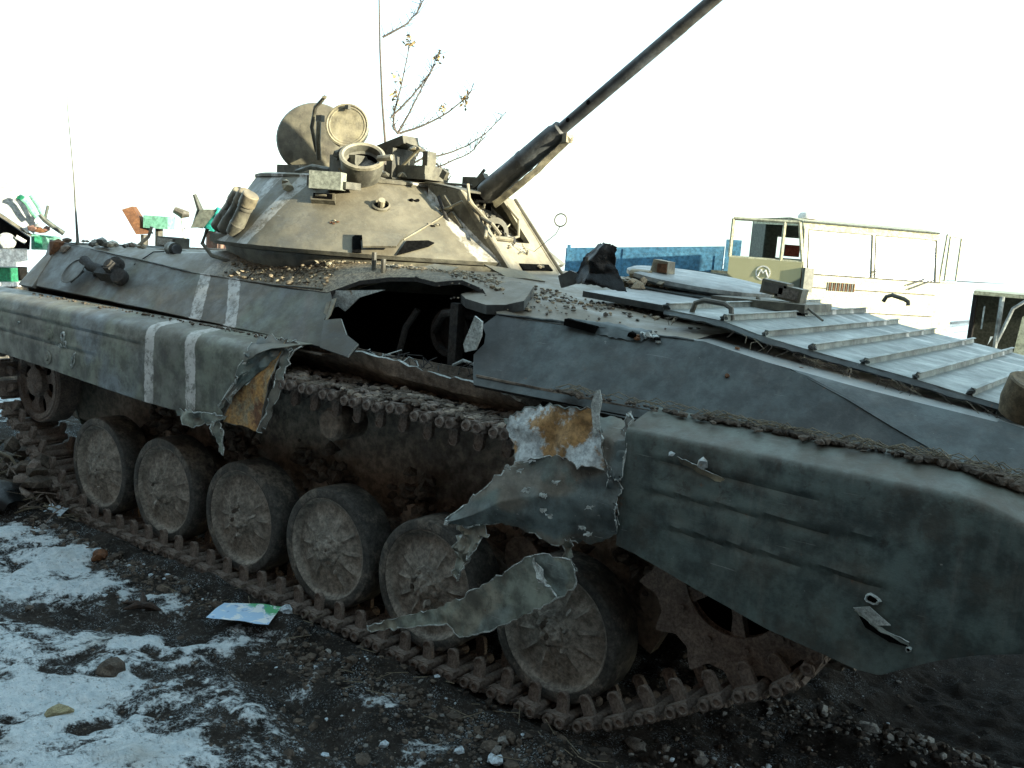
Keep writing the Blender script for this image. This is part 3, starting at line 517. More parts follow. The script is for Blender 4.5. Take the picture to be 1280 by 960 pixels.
hh = N.math('ADD', N.math('MULTIPLY', n2, .8), N.math('MULTIPLY', n3, .35)); hh = N.math('ADD', hh, N.math('MULTIPLY', sf, .25))
N.put(N.b.inputs['Normal'], N.bump(hh, 1, .045))
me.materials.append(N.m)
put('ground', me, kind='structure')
def gz(x, y): return float(ground_h(np.array([x]), np.array([y]))[0])

# ================================================================== THE ARMOURED VEHICLE
tank = root('armoured_vehicle', 'large wrecked tracked infantry fighting vehicle with torn side, raised cannon and white bands', 'armoured vehicle', (-2, 0, 0))
def part(name, mb, parent=tank, **k): return put(name, mb, parent, **k)
# ---- upper hull side plates
b = MB(); b.plate(P['rear_plate'], M_hull, .022, n=(0, -.79, .61), dent=.010, mat2=M_inner, maxlen=.1)
part('hull_side_plate', b, label='rear hull side plate with white bands, ripped open at its front end')
b = MB(); b.plate(P['rear_plate_flap'], M_hull, .012, n=(.1, -.8, .5), dent=.012, mat2=M_edge, maxlen=.05); part('torn_flap', b)
FP = P['front_plate']
b = MB(); b.plate(FP[:15]+[[1.15, -1.34, 1.33], [.9, -1.37, 1.33]]+FP[16:], M_front, .022, n=(0, -.79, .61), dent=.008, mat2=M_inner, maxlen=.1)
part('hull_side_plate', b, label='dark forward hull side plate beside the engine deck')
def mirror(pts): return [[p[0], -p[1], p[2]] for p in pts]
b = MB(); b.plate(mirror([P['rear_plate'][i] for i in (0, 3, 6)])+[[1.2, 1.16, 1.44], [1.3, 1.35, 1.34], [-5.4, 1.31, 1.44]], M_hull, .022, n=(0, .79, .61), dent=.008, maxlen=.4); part('hull_side_plate', b, label='far hull side plate')
# nose face between the dark side plate and the glacis edge
b = MB(); b.plate([[.02, -1.165, 1.600], [.3, -1.155, 1.565], [.85, -1.13, 1.505], [1.3, -1.08, 1.44], [1.35, -1.25, 1.33], [1.15, -1.335, 1.335], [.641, -1.345, 1.404], [.446, -1.296, 1.468], [.269, -1.246, 1.530], [.102, -1.205, 1.580]],
                   M_front, .02, n=(.1, -.75, .6), dent=.004, maxlen=.1); part('nose_side_plate', b)
# roof with crown, outline follows the torn opening
def crown(x, y): e = min(1, max(0, (1.15-abs(y))/.16)); return 1.652+e*(.075*sstep(-5.6, -4.6, x)+.065*sstep(-4.4, -3.5, x)-.095*sstep(-2.0, -1.2, x)-.045*sstep(-1.2, -.6, x))+.02*sstep(1.15, .9, abs(y))
roof = [(-5.5, -1.09), (-4.8, -1.11), (-4.2, -1.13), (-3.76, -1.15), (-3.3, -1.152), (-2.97, -1.152), (-2.56, -1.15), (-2.40, -1.07), (-2.22, -1.035), (-2.05, -1.02), (-1.9, -1.03), (-1.76, -.99), (-1.62, -1.0), (-1.50, -1.07), (-1.40, -1.15), (-.9, -1.15), (-.42, -1.15), (-.42, 1.15), (-3, 1.15), (-5.5, 1.09)]
b = MB(); b.plate([(x, y, 1.65) for x, y in roof], M_roof, .022, n=(0, 0, 1), maxlen=.12, mat2=M_inner, dent=.004)
b.v = [(x, y, z+crown(x, y)-1.652+(.05 if x < -5 else 0)*sstep(-4.6, -5.5, x)) for x, y, z in b.v]
part('hull_roof', b)
# glacis
b = MB(); b.plate([(-.43, -1.15, 1.655), (.3, -1.15, 1.562), (.85, -1.125, 1.5), (1.3, -1.075, 1.43), (1.3, 1.075, 1.43), (-.43, 1.15, 1.655)], M_glac, .02, n=(.13, 0, 1), maxlen=.15, dent=.003); part('glacis_plate', b)
b = MB(); b.plate([(1.3, -1.075, 1.425), (1.35, -1.25, 1.33), (.3, -1.08, .46), (.3, 1.08, .46), (1.35, 1.25, 1.33), (1.3, 1.075, 1.425)], M_lower, .02, n=(.8, 0, -.6), maxlen=.3); part('nose_plate', b)
for pl in ([P['rear_plate'][i] for i in (0, 1, 2, 3, 4, 5, 6)], FP[0:4], [P['rear_plate'][i] for i in (14, 15, 16, 17, 18)]):
    b = MB(); pp_ = []
    for a_, c_ in zip(pl, pl[1:]):
        for k in range(8): pp_.append(V(a_).lerp(V(c_), k/8)+V((0, -.004+.003*random.random(), .003*random.random())))
    b.tube(pp_, [random.uniform(.003, .006) for _ in pp_], M_front if pl[0][0] > -2 else M_hull, 6); part('weld_bead', b)
# weld and hatches seams on roof near the turret
b = MB()
for x0 in (-4.4, -3.25, -2.9): b.tube([(x0, -1.14, crown(x0, -1.14)+.001), (x0-.02, -.99, crown(x0, -.99)+.002), (x0-.03, -.9, crown(x0, -.9)+.002)], .004, M_inner, 4); part('roof_seam', b)
# lower hull and sponson underside
b = MB()
NX = 60
rows = []
for (y, z) in ((-1.06, 1.36), (-1.08, 1.1), (-1.08, .75), (-1.06, .5), (-.95, .42)):
    rows.append([(-5.3+5.65*i/NX, y+.025*noise.noise(V((i*.4, z*5, 0))), z) for i in range(NX+1)])
b.sheet(rows, 61, 22, M_lower, .02, crumple=.02, cscale=3); part('lower_hull_side', b)
b = MB(); b.sheet([[(-5.3, 1.08, 1.36), (.35, 1.08, 1.36)], [(-5.3, 1.08, .5), (.35, 1.08, .5)], [(-5.3, .95, .42), (.35, .95, .42)]], 20, 6, M_lower, .02); part('lower_hull_side', b, label='far side of the lower hull')
b = MB(); b.box((-2.5, 0, .42), (5.6, 1.95, .02), M_lower); part('hull_floor', b)
b = MB(); b.plate([(-5.48, -1.3, 1.42), (-5.52, -1.07, 1.74), (-5.52, 1.07, 1.74), (-5.48, 1.3, 1.42), (-5.2, 1.05, .45), (-5.2, -1.05, .45)], M_hull, .02, n=(-1, 0, 0), maxlen=.4); part('rear_plate', b)
# sponson undersides: one before and one behind the tear, and the sloping plate below the opening
for x0, x1 in ((-5.3, -2.35), (-1.34, 1.1)):
    b = MB(); b.plate([(x0, -1.05, 1.345), (x1, -1.05, 1.345), (x1, -1.36, 1.345), (x0, -1.36, 1.385)], M_lower, .01, n=(0, 0, -1), maxlen=.3); part('sponson_floor', b)
b = MB()
b.sheet([[(-2.75, -1.335, 1.395), (-2.4, -1.33, 1.385), (-2.13, -1.29, 1.39), (-1.95, -1.27, 1.375), (-1.7, -1.27, 1.345), (-1.45, -1.28, 1.35), (-1.1, -1.32, 1.31)],
         [(-2.75, -1.30, 1.31), (-2.2, -1.25, 1.30), (-1.7, -1.25, 1.28), (-1.1, -1.28, 1.27)],
         [(-2.75, -1.09, 1.2), (-2.2, -1.09, 1.18), (-1.1, -1.10, 1.17)]], 44, 9, M_lower, .012, M_edge, crumple=.02, jag=.007, seed=4)
part('sponson_side_plate', b, label='buckled brown plate below the blast opening')
# interior seen through the opening
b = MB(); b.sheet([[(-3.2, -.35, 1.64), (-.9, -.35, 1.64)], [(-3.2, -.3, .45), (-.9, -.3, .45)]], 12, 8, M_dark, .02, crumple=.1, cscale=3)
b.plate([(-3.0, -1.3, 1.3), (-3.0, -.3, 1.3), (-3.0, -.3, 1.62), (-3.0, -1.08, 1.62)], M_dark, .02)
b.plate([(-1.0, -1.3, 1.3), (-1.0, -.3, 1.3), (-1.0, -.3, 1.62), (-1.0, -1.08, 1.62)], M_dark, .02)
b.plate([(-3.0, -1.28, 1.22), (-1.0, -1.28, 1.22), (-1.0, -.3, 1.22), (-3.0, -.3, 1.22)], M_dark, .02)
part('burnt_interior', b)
b = MB(); b.box((-1.75, -1.02, 1.45), (.05, .06, .44), M_inner)
b.tube([(-2.2, -.95, 1.35), (-2.16, -.95, 1.5), (-2.1, -.93, 1.6)], .018, M_inner); b.tube([(-2.0, -.9, 1.5), (-1.9, -.95, 1.6), (-1.78, -1.0, 1.62), (-1.6, -.9, 1.6)], .022, M_inner)
b.lathe([(0, 0), (.12, .01), (.13, .05), (.10, .05), (.09, .02)], M_inner, (-1.9, -.85, 1.5), (0, -1, 0), 20)
b.tube([(-1.65, -1.15, 1.38), (-1.55, -1.2, 1.42), (-1.45, -1.18, 1.4)], .008, M_edge)
for i in range(26):
    x = random.uniform(-2.15, -1.4); b.tube([(x, -1.26, 1.36), (x+random.uniform(-.05, .05), -1.24, 1.36+random.uniform(.01, .05)), (x+random.uniform(-.09, .09), -1.2, 1.37+random.uniform(-.01, .05))], .003, M_inner if i % 4 else M_edge, 4)
part('twisted_pipework', b)
b = MB(); b.plate(P['shard_a'], M_front, .012, dent=.01, maxlen=.05, mat2=M_edge); part('torn_flap', b)
b = MB(); b.plate(P['ledge'], M_roof, .045, n=(0, -.1, 1), dent=.008, maxlen=.06, mat2=M_front); part('torn_roof_slab', b)
b = MB(); b.plate(P['cream_strip'], M_tan, .006, dent=.004, maxlen=.06); part('torn_roof_strip', b)
b = MB(); b.plate(P['tri_piece'][:1]+[P['tri_piece'][1], [P['tri_piece'][2][0], -1.12, 1.70]]+P['tri_piece'][3:], M_tan, .008, dent=.008, maxlen=.05, mat2=M_edge); part('torn_roof_flap', b)
b = MB()
for x0, z0, dz in ((-2.5, 1.6, -.16), (-2.46, 1.62, -.13)): b.plate([(x0, -1.2, z0), (x0+.03, -1.2, z0+.01), (x0+.035, -1.24, z0+dz*.6), (x0+.01, -1.26, z0+dz)], M_tan, .006, dent=.004, maxlen=.03)
part('torn_roof_flap', b)
# slot and scar on the front deck edge
b = MB(); b.box((-.93, -1.165, 1.655), (.16, .03, .03), M_hole_shade, Matrix.Rotation(.1, 3, 'Y')); part('drain_slot', b)
b = MB(); b.sheet([[(-1.06, -1.08, 1.672), (-.85, -1.06, 1.674), (-.62, -1.1, 1.67)], [(-1.0, -1.13, 1.68), (-.83, -1.14, 1.675), (-.6, -1.15, 1.66)], [(-.85, -1.17, 1.63), (-.75, -1.178, 1.625), (-.62, -1.175, 1.625)]], 16, 8, M_front, .01, crumple=.006, jag=.004, seed=8); part('welded_patch', b)
b = MB()
for i in range(16): b.rock((-.62+random.uniform(-.06, .08), -1.165+random.uniform(-.01, .02), 1.64+random.uniform(-.015, .02)), random.uniform(.008, .02), random.choice((M_rust, M_hole_shade, M_edge)), i)
part('shrapnel_scar', b)

# ---- skirts
def zb_front(x): return float(np.interp(x, [-.45, -.36, -.086, .197, .506, .583, .807, .969, 1.25], [.88, .868, .803, .738, .696, .70, .845, .965, 1.16]))
Gv = P['grooves']
def groove(pairs, x, z, w=.012, d=.0065):
    t = 0
    for (a, c) in pairs:
        if a[0]-.03 < x < c[0]+.03:
            zz = a[2]+(c[2]-a[2])*(x-a[0])/(c[0]-a[0]); e = min(sstep(a[0]-.03, a[0]+.05, x), 1-sstep(c[0]-.05, c[0]+.03, x))
            u = (z-zz)/w; t += e*d*(math.exp(-u*u)-.8*math.exp(-(u-1.9)**2))
    return t
fr_g = [(Gv[0], Gv[1]), (Gv[2], Gv[3]), (Gv[4], Gv[5])]; rr_g = [(Gv[6], Gv[7]), (Gv[8], Gv[9])]
def skirt(x0, x1, nu, zbf, mat, grooves, endf=None, side=-1, droop=None, seed=0):
    G = []; S = [(1.32, 1.392, 0), (1.38, 1.392, 0), (1.44, 1.386, 0), (1.50, 1.376, 0), (1.535, 1.366, 0), (1.556, 1.352, 0), (1.568, 1.332, 0), (1.573, 1.31, 0)] if x0 < -1 else [(1.32, 1.395, 0), (1.38, 1.388, 0), (1.44, 1.375, 0), (1.50, 1.358, 0), (1.545, 1.343, 0), (1.562, 1.337, 0), (1.568, 1.332, 0), (1.574, 1.318, 0)]
    nz = 34
    for j in range(len(S)+nz):
        row = []
        for i in range(nu):
            u = i/(nu-1); xe = x1
            if j < len(S): y, z, _ = S[j]; t = 0
            else: t = (j-len(S)+1)/nz; y = 1.575; z = None
            zz = z if z is not None else 1.30-t*.4
            if endf: xe = endf(zz)
            x = x0+(xe-x0)*u
            if z is None: z = 1.31+(zbf(x)-1.31)*t
            dz = 0
            if droop: dz = droop(x)
            z2 = z-dz*(1-.0*t)
            out = groove(grooves, x, z)-.0
            y2 = y - out + (noise.noise(V((x*1.4, z*2.2, seed)))*(.010 if seed == 6 else .016)+noise.noise(V((x*5, z*5, seed)))*.004)*(t**.5 if t else .25)
            row.append((x, side*y2, z2+(noise.noise(V((x*3, y*8, seed+5)))*.006 if j < 5 else 0)))
        G.append(row)
    b = MB(); b.grid(G, mat, .004, mat); return b, G
jj = random.Random(3); jt = [jj.uniform(-.035, .035) for _ in range(60)]
b, G = skirt(-6.0, -2.9, 130, lambda x: float(np.interp(x, [-6, -5.3, -3.57, -3.1, -2.8], [1.03, .992, .928, .93, .93])), M_skirtR, rr_g,
             endf=lambda z: float(np.interp(z, [.9, 1.0, 1.15, 1.25, 1.34, 1.4], [-2.88, -2.86, -2.77, -2.70, -2.60, -2.42]))+jt[int(z*150) % 60]*.5, seed=2)
part('track_skirt', b, label='rear track skirt with two white bands and bullet holes, torn at its front end')
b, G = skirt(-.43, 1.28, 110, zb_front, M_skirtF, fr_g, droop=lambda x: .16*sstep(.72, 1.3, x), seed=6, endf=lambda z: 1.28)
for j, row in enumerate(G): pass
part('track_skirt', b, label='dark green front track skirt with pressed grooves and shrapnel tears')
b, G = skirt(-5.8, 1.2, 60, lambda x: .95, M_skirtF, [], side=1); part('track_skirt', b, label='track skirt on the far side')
# torn front end of the rear skirt
b = MB(); b.sheet([[(-2.70, -1.50, 1.40), (-2.58, -1.44, 1.41), (-2.47, -1.38, 1.40)], [(-2.66, -1.57, 1.33), (-2.56, -1.50, 1.36), (-2.45, -1.42, 1.38)], [(-2.72, -1.60, 1.20), (-2.62, -1.56, 1.26), (-2.50, -1.47, 1.29)], [(-2.86, -1.60, 1.02), (-2.76, -1.60, 1.08), (-2.72, -1.58, 1.15)]], 16, 16, M_torn, .005, M_edge, crumple=.035, jag=.02, seed=11, rim=.75, cscale=14)
part('crumpled_skirt_edge', b)
b = MB(); b.sheet([[V(p)+V((0, .06, 0)) for p in P['orange_top']], P['orange_mid'], P['orange_bot']], 12, 16, M_orange, .004, M_torn, crumple=.012, jag=.006, seed=3, rim=.75, cscale=8); part('curled_skirt_flap', b, label='curled skirt flap with rusty primer inner face, warm light put into its orange')
b = MB(); b.sheet([[(-2.50, -1.47, 1.36), (-2.47, -1.45, 1.37)], [(-2.50, -1.54, 1.2), (-2.455, -1.52, 1.2)], [(-2.56, -1.58, .94), (-2.54, -1.56, .95)]], 5, 22, M_torn, .005, M_edge, crumple=.02, jag=.012, seed=21, rim=.75, cscale=18); part('torn_strip', b)
ca = P['crump_a']
b = MB(); b.sheet([ca[:4], [ca[6], ca[5], ca[4], ca[3]]], 20, 8, M_strip, .005, M_edge, crumple=.03, jag=.012, seed=5, rim=.75, cscale=16); part('crumpled_skirt_edge', b)
se = P['shard_e']
b = MB(); b.sheet([[se[0], se[1]], [se[5], se[2]], [se[4], se[3]]], 6, 14, M_strip, .004, M_edge, crumple=.03, jag=.008, seed=6, rim=.75, cscale=20); part('hanging_shard', b)
# bullet holes
def hole(c, rx, rz, n, par=tank, rimm=M_edge, seed=0, tilt=0):
    b = MB(); n = V(n).normalized(); c = V(c); t1 = n.cross(V((0, 0, 1))).normalized(); t2 = t1.cross(n)
    t1, t2 = t1*math.cos(tilt)+t2*math.sin(tilt), t2*math.cos(tilt)-t1*math.sin(tilt)
    rnd = random.Random(seed); K = 14; a = []; bb = []; cc = []
    for k in range(K):
        t = 2*math.pi*k/K; q = rnd.uniform(.85, 1.25)
        a.append(c+n*.001+(t1*math.cos(t)*rx+t2*math.sin(t)*rz)*q*.75); bb.append(c+n*.012+(t1*math.cos(t)*rx+t2*math.sin(t)*rz)*q*.95); cc.append(c-n*.002+(t1*math.cos(t)*rx+t2*math.sin(t)*rz)*q*1.3)
    b.add(a+bb+cc, [(k, (k+1) % K, K+(k+1) % K, K+k) for k in range(K)]+[(K+k, K+(k+1) % K, 2*K+(k+1) % K, 2*K+k) for k in range(K)], rimm)
    b.add([c+n*.002]+[p+n*.0005 for p in a], [(0, 1+k, 1+(k+1) % K) for k in range(K)], M_hole_shade)
    part('bullet_hole', b, par)
for i, p in enumerate(P['bullets'][:5]): hole((p[0], -1.578, p[2]), (.017, .013, .012, .015, .008)[i], (.026, .018, .013, .042, .008)[i], (0, -1, 0), seed=i, tilt=(.2, 0, 0, .4, 0)[i])
for i in (5, 6):
    p = P['bullets'][i]; b = MB(); b.lathe([(0, .014), (.02, .013), (.022, .006), (.042, .006), (.045, 0)], M_skirtR, (p[0], -1.577, p[2]), (0, -1, 0), 18); part('skirt_boss', b)
K_ = P['sk_front']
b = MB(); p = K_[0]; q = K_[1]
b.sheet([[(p[0], -1.578, p[2]), (-.12, -1.60, 1.262), (q[0], -1.578, q[2])], [(p[0]+.01, -1.578, p[2]-.015), (-.12, -1.59, 1.235), (q[0], -1.578, q[2]-.012)]], 16, 5, M_tan, .003, M_edge, crumple=.006, jag=.004, seed=2, cscale=20)
b.rock((p[0]+.005, -1.59, p[2]+.005), .016, M_white, 3); b.rock((-.10, -1.595, 1.27), .018, M_white, 5, flat=1.2); part('shrapnel_gash', b)
b = MB(); b.plate([(.49, -1.579, .885), (.55, -1.579, .865), (.64, -1.579, .835), (.66, -1.579, .822), (.6, -1.579, .82), (.52, -1.579, .845)], M_hole_shade, .002, maxlen=.1)
b.sheet([[(.475, -1.583, .90), (.55, -1.60, .875), (.66, -1.583, .838)], [(.485, -1.583, .888), (.56, -1.61, .862), (.66, -1.583, .826)]], 14, 4, M_strip, .003, M_edge, crumple=.008, jag=.004, seed=9, cscale=20)
b.plate([(.475, -1.582, .90), (.53, -1.60, .925), (.60, -1.59, .88), (.56, -1.60, .87)], M_strip, .003, mat2=M_edge, maxlen=.05); part('shrapnel_gash', b)
hole((.53, -1.58, .945), .022, .014, (0, -1, 0), seed=31); hole((.66, -1.58, .815), .007, .007, (0, -1, 0), seed=33)
# peeled plates in the middle
b = MB(); b.sheet([P['torn_top'], P['torn_mid'], P['torn_bot']], 46, 26, M_torn, .005, M_edge, crumple=.028, jag=.009, seed=12, rim=.75, cscale=5); part('peeled_skirt_plate', b, label='peeled middle skirt plate curling outwards with paint flaked along its edge')
b = MB(); b.sheet([P['white_top'], P['white_mid'], P['white_bot']], 26, 16, M_white, .005, M_torn, crumple=.03, jag=.010, seed=13, rim=.75, cscale=9); part('bare_metal_patch', b, label='folded skirt inner face, pale blue primer with rust')
b = MB(); b.sheet([P['grn_top'], P['grn_mid'], P['grn_bot']], 14, 14, M_torn, .005, M_edge, crumple=.02, jag=.008, seed=14, rim=.75, cscale=12); part('torn_fender_piece', b)
b = MB(); b.plate(P['shard_b'], M_edge, .004, dent=.01, maxlen=.03); part('upright_shard', b)
b = MB(); b.sheet([P['strip_top'], P['strip_bot']], 50, 8, M_strip, .004, M_edge, crumple=.018, jag=.007, seed=15, rim=.75, cscale=7); part('peeled_strip', b, label='long ribbon of skirt metal hanging down across the wheels')
b = MB(); b.sheet([P['shard_c_top'], P['shard_c_bot']], 8, 16, M_strip, .004, M_edge, crumple=.04, jag=.014, seed=16, rim=.75, cscale=16); part('hanging_shard', b)
for i in range(9):
    a = V(P['shard_c_top'][0]).lerp(V(P['shard_c_bot'][random.randint(0, 2)]), random.uniform(.2, .9)); b.tube([a, a+V((random.uniform(-.06, .03), -.02, random.uniform(-.12, -.02)))], .0022, M_edge, 4)
sdp = P['shard_d']
b = MB(); b.sheet([[sdp[0], sdp[1]], [sdp[5], sdp[2]], [sdp[4], sdp[3]]], 5, 12, M_strip, .004, M_edge, crumple=.03, jag=.01, seed=17, rim=.75, cscale=18)
b.sheet([[(-.75, -1.67, .76), (-.70, -1.68, .75)], [(-.72, -1.68, .70), (-.66, -1.69, .69)], [(-.66, -1.68, .68), (-.60, -1.68, .66)]], 6, 8, M_edge, .003, M_edge, crumple=.02, jag=.01, seed=19, cscale=20); part('hanging_shard', b)
# torn vertical end of front skirt
b = MB(); b.sheet([[(-.47, -1.50, 1.38), (-.43, -1.53, 1.385)], [(-.47, -1.58, 1.25), (-.43, -1.585, 1.25)], [(-.475, -1.60, 1.1), (-.435, -1.59, 1.1)], [(-.46, -1.58, .95), (-.43, -1.58, .95)]], 5, 34, M_torn, .005, M_edge, crumple=.02, jag=.012, seed=23, rim=.75, cscale=16); part('torn_strip', b)
for i in range(12):
    r2 = random.Random(i+50); x = r2.uniform(-.95, -.5); b = MB(); z = 1.02+r2.uniform(-.1, .1)
    b.sheet([[(x, -1.675, z), (x+.03, -1.675, z+.006)], [(x-.005, -1.677, z-.010), (x+.022, -1.675, z-.012)]], 5, 4, M_edge, .002, M_edge, crumple=.004, jag=.006, seed=i); part('paint_flake', b)
# dried mud and straw along the top of the fender
b = MB(); b2 = MB()
for i in range(420):
    x = random.choice((random.uniform(-.9, 1.0), random.uniform(-.2, 1.05), random.uniform(-5.2, -2.6))); wq = noise.noise(V((x*3, 1, 0)))
    d = .16*sstep(.72, 1.3, x); y = -1.375-abs(random.gauss(0, .03)); big = 1.5 if x > .5 else 1
    b.rock((x, y, 1.398-d), random.uniform(.006, .022)*big*(1+wq)*(0.6 if x < -2 else 1), M_mud, i, flat=.6)
    if i % 2 == 0 and x > -1:
        a = random.uniform(-.5, .5); L = random.uniform(.03, .12)
        b2.tube([(x, y-.02, 1.412-d), (x+L*.5, y-.02+L*.5*math.sin(a), 1.42-d+random.uniform(0, .02)), (x+L, y+L*math.sin(a), 1.412-d)], .0016, M_straw, 4)
o = part('mud_line', b); o['kind'] = 'stuff'
o = part('straw', b2); o['kind'] = 'stuff'
# ---- wheels
def wheel_meshes(seed):
    t = MB()
    t.lathe([(.262, 0.02), (.266, -.006), (.285, -.010), (.308, -.004), (.315, .012), (.315, .165), (.305, .178), (.262, .178)], M_tyre, (0, 0, 0), (0, 1, 0), 72,
            mod=lambda r, h, a: (r+(.003*noise.noise(V((math.cos(a)*3, math.sin(a)*3, h*20+seed))) if r > .3 else 0), h))
    d = MB(); prof = []
    for r, h in ((.268, .0), (.262, -.004), (.256, .0), (.25, .022), (.235, .030), (.21, .028), (.18, .024), (.15, .018), (.12, .012), (.10, .006), (.088, .0)): prof.append((r, h))
    def md(r, h, a):
        q = 0
        if .1 < r < .24: q = -.012*max(0, math.cos(a*12))**6*math.sin((r-.1)/.14*math.pi)
        q += .007*noise.noise(V((math.cos(a)*r*22, math.sin(a)*r*22, seed*3.3)))*(1 if r < .245 else .15)
        q += .004*noise.noise(V((math.cos(a)*r*60, math.sin(a)*r*60, seed*1.3)))*(1 if r < .245 else .1)
        return r, h+q
    d.lathe(prof, M_disc, (0, 0, 0), (0, 1, 0), 96, mod=md)
    hb = MB()
    hb.lathe([(.094, .008), (.090, -.010), (.074, -.018), (.06, -.02), (.052, -.03), (.045, -.042), (.025, -.046), (0.001, -.046)], M_disc, (0, 0, 0), (0, 1, 0), 40,
             mod=lambda r, h, a: (r*(1+.10*noise.noise(V((math.cos(a)*4, math.sin(a)*4, seed)))), h+.012*noise.noise(V((math.cos(a)*r*50, math.sin(a)*r*50, seed+9)))))
    for k in range(8):
        a = k*math.pi/4+.2; hb.lathe([(.011, 0), (.011, -.012), (.001, -.013)], M_disc, (.073*math.cos(a), -.014, .073*math.sin(a)), (0, 1, 0), 6)
    for k in range(7): hb.rock((random.gauss(0, .04), -.03, random.gauss(-.02, .045)), random.uniform(.012, .026), M_mud if k % 2 else M_disc, seed*10+k)
    return t.mesh('tyre', 40), d.mesh('wheel_disc', 50), hb.mesh('hub', 35)
WH = [wheel_meshes(s) for s in (1, 2, 3)]
WX = [-4.310, -3.609, -2.880, -2.1835, -1.502, -.774]
for side in (-1, 1):
    for i, x in enumerate(WX):
        tm, dm, hm = WH[i % 3]; loc = (x, side*1.42, .372)
        r_ = put('road_wheel', None, tank, loc); r_.rotation_euler = (0, random.uniform(0, 6.28), 0 if side < 0 else math.pi)
        for nm, m_ in (('tyre', tm), ('wheel_disc', dm), ('hub', hm)): put(nm, m_, r_, (0, 0, 0), local=True)
        if side < 0:
            b = MB(); b.tube([(x, -1.22, .37), (x, -1.1, .37)], .09, M_lower, 16); b.box((x+.17, -1.13, .45), (.42, .07, .13), M_lower, Matrix.Rotation(.45, 3, 'Y')); b.lathe([(0, 0), (.1, 0), (.1, -.08), (0, -.08)], M_lower, (x+.35, -1.08, .54), (0, 1, 0), 20); part('suspension_arm', b)
# idler
def idler(loc):
    b = MB(); K = 6
    b.lathe([(.245, .02), (.25, 0), (.275, -.004), (.285, .01), (.285, .15), (.245, .15)], M_track, loc, (0, 1, 0), 60)
    # face with six oval holes: radial spokes as webs
    c = V(loc)
    for k in range(K):
        a = k*2*math.pi/K+.25; pts = []
        for (r, da) in ((.07, -.40), (.07, .40), (.15, .20), (.248, .36), (.248, -.36), (.15, -.20)): pts.append(c+V((r*math.cos(a+da), .015, r*math.sin(a+da))))
        b.plate(pts, M_track, .03, n=(0, -1, 0), maxlen=.1)
    b.lathe([(.262, .0), (.256, -.01), (.222, -.008), (.215, .03)], M_track, loc, (0, 1, 0), 60)
    b.lathe([(.10, .03), (.10, -.02), (.075, -.035), (.001, -.04)], M_track, loc, (0, 1, 0), 30, mod=lambda r, h, a: (r, h+.012*noise.noise(V((math.cos(a)*r*40, math.sin(a)*r*40, 1)))))
    b.lathe([(.001, .06), (.24, .06)], M_hole_shade, loc, (0, 1, 0), 30)
    part('idler_wheel', b)
idler((-5.13, -1.40, .80))
# sprocket
b = MB(); c = (0, -1.41, .80); NT_ = 13
def tooth(a):
    q = (a*NT_/(2*math.pi)) % 1.0; t = abs(q-.5)*2      # 1 at tooth centre
    return .342+.068*max(0, (t-.45)/.55)**.8
seg = 156; vs = []
rings = [(.20, 0), (.20, -.012), (.27, -.014), (.335, -.004)]
for r, h in rings:
    for k in range(seg): a = 2*math.pi*k/seg; vs.append((c[0]+r*math.cos(a), c[1]+h+.004*noise.noise(V((r*30*math.cos(a), r*30*math.sin(a), 2))), c[2]+r*math.sin(a)))
for h in (-.004, .028):
    for k in range(seg): a = 2*math.pi*k/seg; r = tooth(a); vs.append((c[0]+r*math.cos(a), c[1]+h, c[2]+r*math.sin(a)))
for k in range(seg): a = 2*math.pi*k/seg; vs.append((c[0]+.2*math.cos(a), c[1]+.03, c[2]+.2*math.sin(a)))
b.add(vs, [(i*seg+k, i*seg+(k+1) % seg, (i+1)*seg+(k+1) % seg, (i+1)*seg+k) for i in range(6) for k in range(seg)], M_track)
b.lathe([(.335, .03), (.30, .03), (.30, .16), (.335, .16)], M_track, c, (0, 1, 0), 60)
part('sprocket_rim', b)
b = MB()
for k in range(5):
    a = k*2*math.pi/5-1.41; pts = []
    for r, da in ((.06, -.45), (.06, .45), (.13, .15), (.205, .15), (.205, -.15), (.13, -.15)): pts.append(V(c)+V((r*math.cos(a+da), .0, r*math.sin(a+da))))
    b.plate(pts, M_track, .04, n=(0, -1, 0), maxlen=.1)
b.lathe([(.075, .05), (.075, -.02), (.06, -.035), (.001, -.035)], M_track, c, (0, 1, 0), 30); b.lathe([(.001, .15), (.30, .15)], M_hole_shade, c, (0, 1, 0), 30)
for k in range(10):
    a = k*2*math.pi/10; b.lathe([(.013, 0), (.013, -.014), (.001, -.015)], M_track, (c[0]+.245*math.cos(a), c[1]-.012, c[2]+.245*math.sin(a)), (0, 1, 0), 6)
part('sprocket_hub', b)
